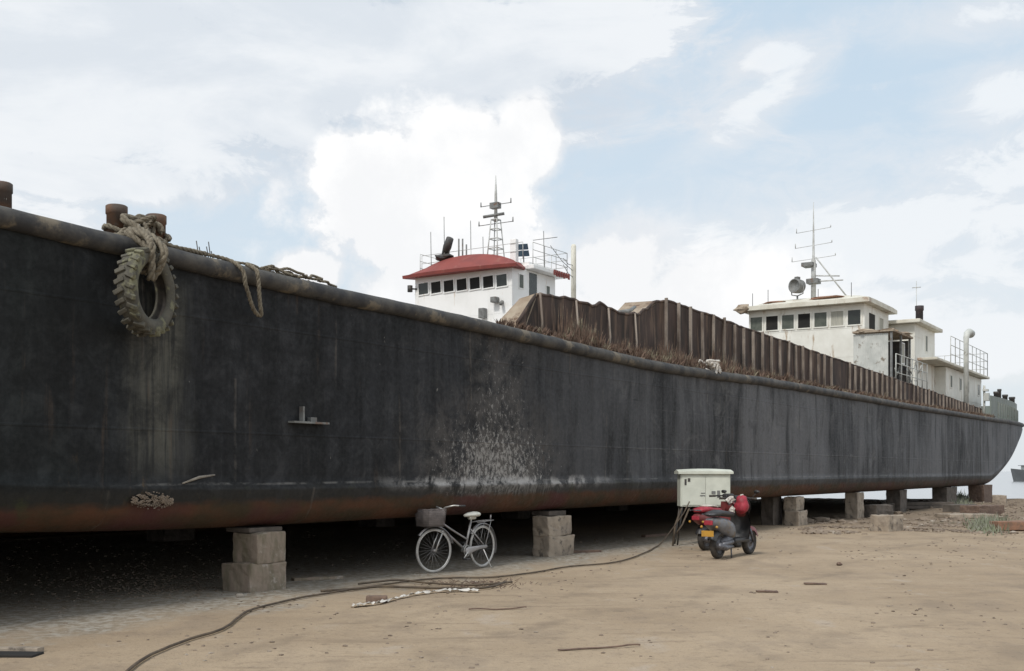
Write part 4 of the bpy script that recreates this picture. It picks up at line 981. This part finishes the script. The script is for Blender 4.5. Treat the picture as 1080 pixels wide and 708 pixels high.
Mx = Matrix.Translation((BBx, .045, BBz)); b.lathe([(.075, -.004), (.085, 0), (.075, .004)], 24, Mx, True)
b.tube([(BBx, .07, BBz), (BBx + .12, .07, BBz - .11)], .009, 6); b.tube([(BBx, -.07, BBz), (BBx - .12, -.07, BBz + .11)], .009, 6)
cr = b.build('crank', M['chrome'], bike)
for x, y, z in ((BBx + .12, .12, BBz - .11), (BBx - .12, -.12, BBz + .11)):
    b = MB(); b.bevbox((x - .045, y - .045, z - .012), (x + .045, y + .045, z + .012), .005); b.build('pedal', M['black'], cr)
b = MB(); b.loft([(-.04, WR, .010, .02), (.2, WR - .01, .010, .03), (BBx, BBz, .010, .06), (BBx + .06, BBz, .010, .04)], 12, Matrix.Translation((0, .062, 0))); b.build('chain_guard', M['bikeframe'], bike)
b = MB(); b.tube([(.06, .07, WR - .04), (-.02, .15, .02), (-.05, .16, .0)], .008, 6); b.build('kickstand', M['chrome'], bike)
# basket: wire mesh box
b = MB(); Mb = Mf
x0, x1, bw, z0, z1 = -.08, .22, .17, .68, .93
def wall(p00, p10, p01, p11, n, m2):
    p00, p10, p01, p11 = map(Vector, (p00, p10, p01, p11))
    for i in range(n + 1):
        f = i / n; b.tube([Mb @ (p00.lerp(p10, f)), Mb @ (p01.lerp(p11, f))], .0045, 4)
    for j in range(m2 + 1):
        f = j / m2; b.tube([Mb @ (p00.lerp(p01, f)), Mb @ (p10.lerp(p11, f))], .0045, 4)
cs = [(x0, -bw * .85), (x1 - .02, -bw * .85), (x1 - .02, bw * .85), (x0, bw * .85)]; ct = [(x0 - .02, -bw), (x1, -bw), (x1, bw), (x0 - .02, bw)]
for i in range(4):
    j = (i + 1) % 4; wall((*cs[i], z0), (*cs[j], z0), (*ct[i], z1), (*ct[j], z1), 13, 10)
wall((*cs[0], z0), (*cs[1], z0), (*cs[3], z0), (*cs[2], z0), 10, 10)
bs = b.build('basket', M['basket'], bike)
b = MB(); b.bevbox((x0 + .005, -bw * .82, z0 + .01), (x1 - .03, bw * .82, z1 - .03), .01, Mb); b.build('basket_liner', M['basket'], bs)

# ------------------------------------------------------------------ scooter and moped
def scooter(name, rear, yaw, label, wb, cols, red_helmet, plate):
    o = empty(name, rear, yaw, label=label, cat='scooter')
    body, accent, seatm, shieldm = cols; r = .235
    def wheel(nm, x):
        Mx = Matrix.Translation((x, 0, r)); b = MB(); b.lathe([(r - .085, -.045), (r - .04, -.055), (r - .008, -.035), (r, 0), (r - .008, .035), (r - .04, .055), (r - .085, .045)], 30, Mx, True)
        w = b.build(nm, M['rubber'], o); b = MB(); b.lathe([(.03, -.05), (.05, -.03), (r - .1, -.02), (r - .08, -.045), (r - .08, .045), (r - .1, .02), (.05, .03), (.03, .05)], 24, Mx)
        b.tube([(x, -.08, r), (x, .08, r)], .02, 8); b.build('rim', M['engine'], w)
    wheel('rear_wheel', 0); wheel('front_wheel', wb)
    b = MB(); b.loft([(-.34, .62, .05, .03), (-.28, .62, .11, .08), (-.05, .58, .16, .13), (.2, .52, .17, .16), (.38, .46, .15, .16), (.44, .38, .10, .10)], 16); b.build('rear_fairing', M[body], o)
    b = MB(); b.loft([(-.30, .745, .07, .02), (-.25, .76, .12, .045), (-.02, .775, .14, .055), (.2, .755, .14, .05), (.42, .74, .11, .05), (.50, .73, .06, .03)], 16); b.build('seat', M[seatm], o)
    b = MB(); b.bevbox((.36, -.16, .25), (wb - .30, .16, .33), .03); b.build('footboard', M['black'], o)
    b = MB(); b.loft([(.06, .25, .09, .08), (.18, .28, .13, .12), (.36, .29, .12, .10), (.44, .28, .06, .06)], 14); b.tube([(-.02, -.10, r), (.3, -.12, .28)], .045, 10); b.tube([(.3, -.13, .20), (.0, -.15, .19), (-.28, -.16, .24)], [.025, .05, .055], 10); b.build('engine', M['engine'], o)
    # leg shield, curved plate
    vs = []; n = 9; prof = [(wb - .36, .30), (wb - .30, .42), (wb - .27, .58), (wb - .29, .74), (wb - .33, .90)]
    for (x, z) in prof:
        for k in range(n):
            f = 2 * k / (n - 1) - 1; w = .19 if z < .6 else .19 - (z - .6) * .25
            vs.append((x - .10 * f * f, f * w, z))
    m2 = len(vs); vs += [(x + .03, y, z) for x, y, z in vs]
    fs = [(i * n + k, i * n + k + 1, (i + 1) * n + k + 1, (i + 1) * n + k) for i in range(4) for k in range(n - 1)]
    b = MB(); b.add(vs, fs + [tuple(q + m2 for q in f[::-1]) for f in fs], True); b.build('leg_shield', M[shieldm], o)
    b = MB(); b.loft([(wb - .33, .80, .10, .12), (wb - .25, .80, .10, .12), (wb - .18, .76, .06, .07)], 14); hl = b.build('front_cowl', M[accent], o)
    b = MB(); b.tube([(wb - .19, 0, .80), (wb - .13, 0, .79)], [.06, .045], 12); b.build('headlight', M['glass2'], hl)
    b = MB(); b.tube([(wb - .36, 0, .98), (wb - .27, 0, .72), (wb - .10, 0, .42)], .025, 8)
    for sg in (-.08, .08): b.tube([(wb - .12, sg, .46), (wb, sg, r)], .022, 8)
    b.build('fork', M['engine'], o)
    vs = []; Mx = Matrix.Translation((wb, 0, r))
    for i in range(14):
        an = R(20 + 145 * i / 13)
        for w, dr in ((-.075, -.04), (-.06, .03), (0, .045), (.06, .03), (.075, -.04)): vs.append(Mx @ Vector(((r + dr) * math.cos(an), w, (r + dr) * math.sin(an))))
    b = MB(); b.add(vs, [(i * 5 + k, i * 5 + k + 1, i * 5 + k + 6, i * 5 + k + 5) for i in range(13) for k in range(4)], True); b.build('front_mudguard', M[accent], o)
    vs = [v - Vector((wb, 0, 0)) for v in vs]
    b = MB(); b.add([(x * 1.05 * -1, y, z) for x, y, z in vs], [(i * 5 + k, i * 5 + k + 1, i * 5 + k + 6, i * 5 + k + 5) for i in range(13) for k in range(4)], True); b.build('rear_mudguard', M['black'], o)
    b = MB()
    for sg in (-1, 1): b.tube([(wb - .36, 0, .99), (wb - .37, sg * .12, 1.01), (wb - .46, sg * .33, 1.0)], .014, 8)
    b.bevbox((wb - .44, -.09, .95), (wb - .28, .09, 1.05), .03); hb = b.build('handlebar', M['black'], o)
    for sg in (-1, 1):
        if not red_helmet: break
        b = MB(); b.tube([(wb - .40, sg * .22, 1.0), (wb - .36, sg * .30, 1.10)], .006, 6); b.loft([(wb - .37, 1.12, .05, .03), (wb - .34, 1.12, .045, .025)], 12, Matrix.Translation((0, sg * .31, 0))); b.build('mirror', M['black'], hb)
    for sg in (-1, 1):
        b = MB(); b.tube([(wb - .42, sg * .24, 1.003), (wb - .47, sg * .35, 1.0)], .020, 8); b.build('grip', M['rubber'], hb)
    b = MB()
    for sg in (-.08, .08): b.tube([(-.05, sg, .74), (-.42, sg, .76), (-.44, sg * .6, .76)], .010, 6)
    for k in range(4): b.tube([(-.20 - .07 * k, -.08, .765), (-.20 - .07 * k, .08, .765)], .008, 6)
    b.build('rear_rack', M['engine'], o)
    b = MB(); b.bevbox((-.37, -.075, .58), (-.32, .075, .66), .015); b.build('tail_light', M['redplastic'], o)
    if plate:
        b = MB(); b.bevbox((-.385, -.11, .39), (-.37, .11, .49), .004, Matrix.Rotation(R(0), 4, 'Y')); b.build('number_plate', M['yellow'], o)
    for sg in (-1, 1):
        b = MB(); b.blob((-.32, sg * .14, .55), .024, (1, 1, 1), 0, 2); b.build('indicator', M['yellow'], o)
    b = MB()
    for k, (p0, p1, p2) in enumerate((((wb - .34, .06, .95), (wb - .20, .10, .80), (wb - .26, .05, .55)), ((wb - .38, -.12, 1.0), (wb - .24, -.14, .86), (wb - .24, -.04, .6)), ((wb - .4, .2, 1.0), (wb - .25, .12, .92), (wb - .28, .02, .75)))): b.tube(wob([p0, p1, p2], .004, 5, k), .007, 5)
    b.build('brake_cable', M['black'], o)
    b = MB()
    for sg in (-.1, .1): b.tube([(.30, sg, .22), (.24, sg * 1.4, .01)], .014, 6)
    b.build('centre_stand', M['engine'], o)
    if red_helmet:
        b = MB(); hx = wb - .52; Mx = Matrix.Translation((hx, -.10, .90)) @ Matrix.Diagonal((.8, .8, .85, 1))
        b.loft([(-.14, -.02, .05, .09), (-.11, -.01, .12, .14), (-.02, .0, .15, .17), (.07, -.01, .14, .15), (.12, -.03, .07, .09)], 28, Mx, 2.3)
        b.v = [tuple(Vector(v) + noise.noise_vector(Vector(v) * 9) * .05) for v in b.v]
        b.build('red_bag', M['redplastic'], o)
        b = MB(); b.tube([(hx + .1, -.1, 1.01), (hx + .05, -.1, 1.07), (hx - .04, -.1, 1.06)], .014, 6); b.blob((hx - .02, .10, .98), .07, (1, 1, .8), .8, 2, 6); b.blob((hx - .12, .02, .80), .05, (1, 1, 1.2), .8, 2, 8); b.build('white_cloth', M['cloth'], o)
    return o
rw = G(757, 589.5); sc_ = scooter('scooter', (rw.x, rw.y, 0), RZ - R(4), 'grey scooter with bright red bag on its handlebars and yellow plate', 1.24, ('scootgrey', 'maroon', 'black', 'black'), True, True)
rw = G(744, 581); mp = scooter('scooter', (rw.x, rw.y, 0), RZ - R(8), 'maroon scooter with red and white seat standing behind the grey one', 1.2, ('maroon', 'maroon', 'redplastic', 'maroon'), False, False)
b = MB(); b.loft([(-.05, .83, .10, .015), (.05, .835, .12, .022), (.22, .825, .12, .022), (.30, .81, .10, .015)], 14); b.build('seat_cover', M['cloth'], mp)

# ------------------------------------------------------------------ electric cabinet
Yc = 22.6; cl_ = W(717.5, Yc); cr_ = W(770.5, Yc); cx_ = (cl_.x + cr_.x) / 2; cw = cr_.x - cl_.x
z0 = CAMH - (534.5 - HOR) * Yc / F; z1 = CAMH - (500 - HOR) * Yc / F
cb = empty('electric_cabinet', (cx_, Yc, 0), R(2), label='pale grey metal electric cabinet on thin legs behind the scooters', cat='cabinet')
b = MB(); b.bevbox((-cw / 2, 0, z0), (cw / 2, .36, z1), .012); bd_ = b.build('cabinet_box', M['cabinet'], cb)
b = MB(); b.bevbox((-cw / 2 + .03, -.012, z0 + .03), (-.004, -.001, z1 - .03), .004); b.build('door', M['cabinet'], bd_)
b = MB(); b.bevbox((.004, -.012, z0 + .03), (cw / 2 - .03, -.001, z1 - .03), .004); b.build('door', M['cabinet'], bd_)
b = MB(); vs = []
for i in range(9):
    x = -cw / 2 - .05 + (cw + .1) * i / 8; k = 1 - (2 * i / 8 - 1) ** 2
    vs += [(x, -.06, z1), (x, -.06, z1 + .045 + .01 * k), (x, .18, z1 + .085 + .02 * k), (x, .42, z1 + .05), (x, .42, z1)]
b.add(vs, [(i * 5 + k, (i + 1) * 5 + k, (i + 1) * 5 + (k + 1) % 5, i * 5 + (k + 1) % 5) for i in range(8) for k in range(5)] + [(0, 1, 2, 3, 4), (44, 43, 42, 41, 40)]); b.build('lid', M['cabinet'], cb)
for x, z, w, hh in ((-.40, z1 - .16, .02, .06), (-.33, z1 - .12, .025, .035), (-.06, z0 + .22, .05, .010), (-.05, z0 + .27, .04, .008), (.16, z0 + .28, .04, .03), (.26, z0 + .25, .03, .07)):
    b = MB(); b.bevbox((x - w, -.020, z - hh), (x + w, -.013, z + hh), .002); b.build('door_fitting', M['darksteel' if x < -.2 else 'greysteel'], bd_)
for x, y in ((-cw / 2 + .04, .03), (cw / 2 - .04, .03), (-cw / 2 + .04, .33), (cw / 2 - .04, .33)):
    b = MB(); b.tube([(x, y, z0), (x - (.10 if x < 0 else -.04), y, -.03)], .018, 6); b.build('leg', M['darksteel'], cb)
b = MB(); b.tube([(-cw / 2 + .04, .05, z0 - .02), (-.62, -.1, .42), (-.70, -.25, -.02)], .022, 6); b.tube([(-.30, .05, z0), (-.46, .0, .42), (-.60, -.1, .25)], .02, 6); b.build('cable_run', M['hose'], cb)

# ------------------------------------------------------------------ moored boat far off
def boat(loc, rz, k, label):
    o = empty('moored_boat', loc, rz, label=label, cat='boat')
    b = MB(); secs = []
    n = 12; vs = []
    for i in range(n + 1):
        f = i / n; w = 2.6 * (1 - max(0, (.28 - f) / .28) ** 2 * .95) * k; x = (-12 + 26 * f) * k; zt = (2.2 + 1.1 * max(0, .3 - f) * 3) * k
        vs += [(x + (.9 - .9 * f) * k, -w * .7, -.6 * k), (x, -w, zt), (x, -w + .1 * k, zt), (x, -w + .1 * k, zt - .5 * k), (x, w - .1 * k, zt - .5 * k), (x, w - .1 * k, zt), (x, w, zt), (x + (.9 - .9 * f) * k, w * .7, -.6 * k)]
    b.add(vs, [(i * 8 + q, (i + 1) * 8 + q, (i + 1) * 8 + (q + 1) % 8, i * 8 + (q + 1) % 8) for i in range(n) for q in range(8)] + [tuple(range(8)), tuple(n * 8 + q for q in range(8))[::-1]])
    b.build('hull', M['boatdark'], o)
    b = MB(); b.bevbox((-8 * k, -1.9 * k, 1.7 * k), (9 * k, 1.9 * k, 3.9 * k), .1); b.bevbox((-5 * k, -1.6 * k, 3.9 * k), (4 * k, 1.6 * k, 5.8 * k), .1); dhs = b.build('deckhouse', M['boatlight'], o)
    b = MB()
    for i in range(8): b.box(((-7 + i * 2) * k, -1.95 * k, 2.7 * k), ((-6 + i * 2) * k, -1.88 * k, 3.3 * k))
    for i in range(4): b.box(((-4.3 + i * 2) * k, -1.65 * k, 4.5 * k), ((-3.2 + i * 2) * k, -1.58 * k, 5.2 * k))
    b.build('windows', M['glass'], dhs)
    b = MB(); b.bevbox((-8.6 * k, -2.2 * k, 3.9 * k), (9.4 * k, 2.2 * k, 4.02 * k), .03); b.tube([(0, 0, 5.8 * k), (0, 0, 8.5 * k)], .08 * k, 6); b.build('awning', M['boatdark'], o)
    return o
Yb = 300; bp = W(1112, Yb, -1.25)
boat((bp.x, Yb, -1.2), R(10), 1.05, 'small dark boat with pale deckhouse moored on the water beyond the stern')

# ------------------------------------------------------------------ world, sun
world = bpy.data.worlds.new('World'); scene.world = world; world.use_nodes = True
nt = world.node_tree; nt.nodes.clear(); h = NT(nt)
SUN_EL, SUN_AZ = 50, 238      # azimuth: direction the light comes from, degrees from +X ccw
sd = Vector((math.cos(R(SUN_AZ)) * math.cos(R(SUN_EL)), math.sin(R(SUN_AZ)) * math.cos(R(SUN_EL)), math.sin(R(SUN_EL))))
sky = h.n('ShaderNodeTexSky', _sky_type='NISHITA'); sky.sun_disc = False; sky.sun_elevation = R(SUN_EL)
sky.sun_rotation = R(90 - SUN_AZ) % (2 * math.pi); sky.air_density = 1.0; sky.dust_density = 2.0; sky.ozone_density = 1.0
bg1 = h.n('ShaderNodeBackground'); h.link(sky.outputs[0], bg1.inputs[0]); bg1.inputs[1].default_value = .10
tc = h.n('ShaderNodeTexCoord'); dv = tc.outputs['Generated']
def dirv(u, y): return Vector(((u - CX) / F, 1, (HOR - y) / F))
nb = h.noise(dv, 9, 9, .62); nbig = h.noise(dv, 3.2, 7, .6, (1, 1, 2.2)); nw = h.noise(dv, 5, 8, .62, (1, 1, 3.0), .6); nf = h.noise(dv, 26, 7, .6)
edge = h.math('ADD', h.math('MULTIPLY', h.math('SUBTRACT', nb, .5), 2.2), h.math('MULTIPLY', h.math('SUBTRACT', nf, .5), .9))
edgew = h.math('ADD', h.math('MULTIPLY', h.math('SUBTRACT', nw, .5), 3.2), h.math('MULTIPLY', h.math('SUBTRACT', h.noise(dv, 17, 8, .68, (1, 1, 1.8), 1.0), .5), 2.0))
def blobm(u, y, ru, ry, soft, ed, amp=1.0, rot=0):
    c = dirv(u, y); ln = c.length; c = c / ln
    v = h.vmath('SUBTRACT', dv, tuple(c))
    if rot:
        vr = h.n('ShaderNodeVectorRotate', _rotation_type='Y_AXIS'); h.link(v, vr.inputs['Vector']); vr.inputs['Angle'].default_value = R(rot); v = vr.outputs[0]
    v = h.vmath('MULTIPLY', v, (F * ln / ru, 2.5, F * ln / ry))
    d_ = h.vmath('LENGTH', v, (0, 0, 0))
    d_ = h.math('ADD', d_, h.math('MULTIPLY', ed, amp))
    return h.ramp(d_, 1 + soft, 1 - soft)
def maxs(l):
    r_ = l[0]
    for x in l[1:]: r_ = h.math('MAXIMUM', r_, x)
    return r_
# hard edged cumulus
cum = maxs([blobm(450, 235, 130, 95, .16, edge, .75), blobm(555, 150, 42, 48, .20, edge, .5), blobm(400, 190, 80, 50, .15, edge, .7), blobm(490, 160, 75, 45, .2, edge, .6), blobm(500, 330, 190, 110, .25, edge, .7), blobm(330, 290, 45, 30, .2, edge, .6), blobm(650, 285, 80, 60, .3, edge, .7), blobm(720, 330, 170, 70, .3, edge, .7)])
# greyish stratus upper left
grey = maxs([blobm(120, 60, 330, 130, .35, edgew, .55), blobm(420, 70, 330, 95, .35, edgew, .55), blobm(60, 185, 190, 28, .4, edgew, .6), blobm(600, 45, 160, 55, .35, edgew, .7), blobm(-250, 90, 330, 200, .4, edgew, .6)])
# soft whites to the right
soft = maxs([blobm(880, 270, 260, 85, .6, edgew, .75), blobm(1010, 230, 160, 60, .6, edgew, .8), blobm(800, 105, 85, 26, .9, edgew, .8, 38), blobm(1040, 15, 90, 25, .9, edgew, .8), blobm(1060, 100, 50, 32, .9, edgew, .8), blobm(1010, 365, 120, 42, .3, edge, .6), blobm(870, 330, 200, 60, .5, edgew, .5), blobm(1300, 200, 220, 150, .6, edgew, .8), blobm(820, 60, 50, 22, .6, edgew, .5)])
X, Y_, Z = h.sep(dv)
# rest of the sky dome (behind and above): broken cloud
infront = h.math('MULTIPLY', h.ramp(Y_, .55, .75), h.ramp(Z, .50, .42))
rest = h.math('MULTIPLY', h.ramp(nbig, .40, .60), h.math('SUBTRACT', 1, infront))
veil = h.ramp(nw, .45, .75, 0, .28)
low = h.ramp(Z, .13, -.01, 0, .8)
blue = h.mix(h.ramp(Z, .03, .42), (.78, .865, .93), (.625, .775, .91))
c = h.mix(veil, blue, (.86, .88, .91))
c = h.mix(h.math('MULTIPLY', low, .8), c, (.86, .885, .91))
c = h.mix(h.math('MULTIPLY', soft, .72), c, (.93, .94, .955))
greyc = h.mix(h.ramp(h.math('ADD', h.math('MULTIPLY', nbig, .6), h.math('MULTIPLY', nw, .4)), .42, .58), (.90, .92, .945), (.745, .79, .845))
c = h.mix(h.math('MULTIPLY', grey, .90), c, greyc)
cumc = h.mix(h.ramp(nb, .36, .62), (1.04, 1.04, 1.04), (.93, .94, .955))
c = h.mix(cum, c, cumc)
restc = h.mix(h.ramp(nw, .4, .6), (1.0, 1.0, 1.0), (1.35, 1.34, 1.32))
c = h.mix(rest, c, restc)
bg2 = h.n('ShaderNodeBackground'); h.link(c, bg2.inputs[0]); bg2.inputs[1].default_value = 1.0
mx = h.n('ShaderNodeMixShader'); fac = h.math('MAXIMUM', h.math('MAXIMUM', cum, rest), h.math('MAXIMUM', grey, h.math('MAXIMUM', soft, .85)))
h.link(fac, mx.inputs[0]); h.link(bg1.outputs[0], mx.inputs[1]); h.link(bg2.outputs[0], mx.inputs[2])
wo = h.n('ShaderNodeOutputWorld'); h.link(mx.outputs[0], wo.inputs[0])
world.cycles.sampling_method = 'MANUAL'; world.cycles.sample_map_resolution = 512

ld = bpy.data.lights.new('sun', 'SUN'); ld.energy = 2.3; ld.angle = R(9); ld.color = (1, .96, .90)
lo_ = bpy.data.objects.new('sun', ld); col.objects.link(lo_); lo_.rotation_euler = (-sd).to_track_quat('-Z', 'Y').to_euler()

# ------------------------------------------------------------------ camera
cd = bpy.data.cameras.new('camera'); cam = bpy.data.objects.new('camera', cd); col.objects.link(cam); scene.camera = cam
cam.location = (0, 0, CAMH); cam.rotation_euler = (R(90), 0, 0)
cd.sensor_width = 36; cd.sensor_fit = 'HORIZONTAL'; cd.lens = 36 * F / 1080; cd.shift_y = (HOR - 354) / 1080; cd.clip_start = .1; cd.clip_end = 20000
vs_ = scene.view_settings; vs_.view_transform = 'Standard'; vs_.look = 'None'; vs_.exposure = 0; vs_.gamma = 1; vs_.use_curve_mapping = False
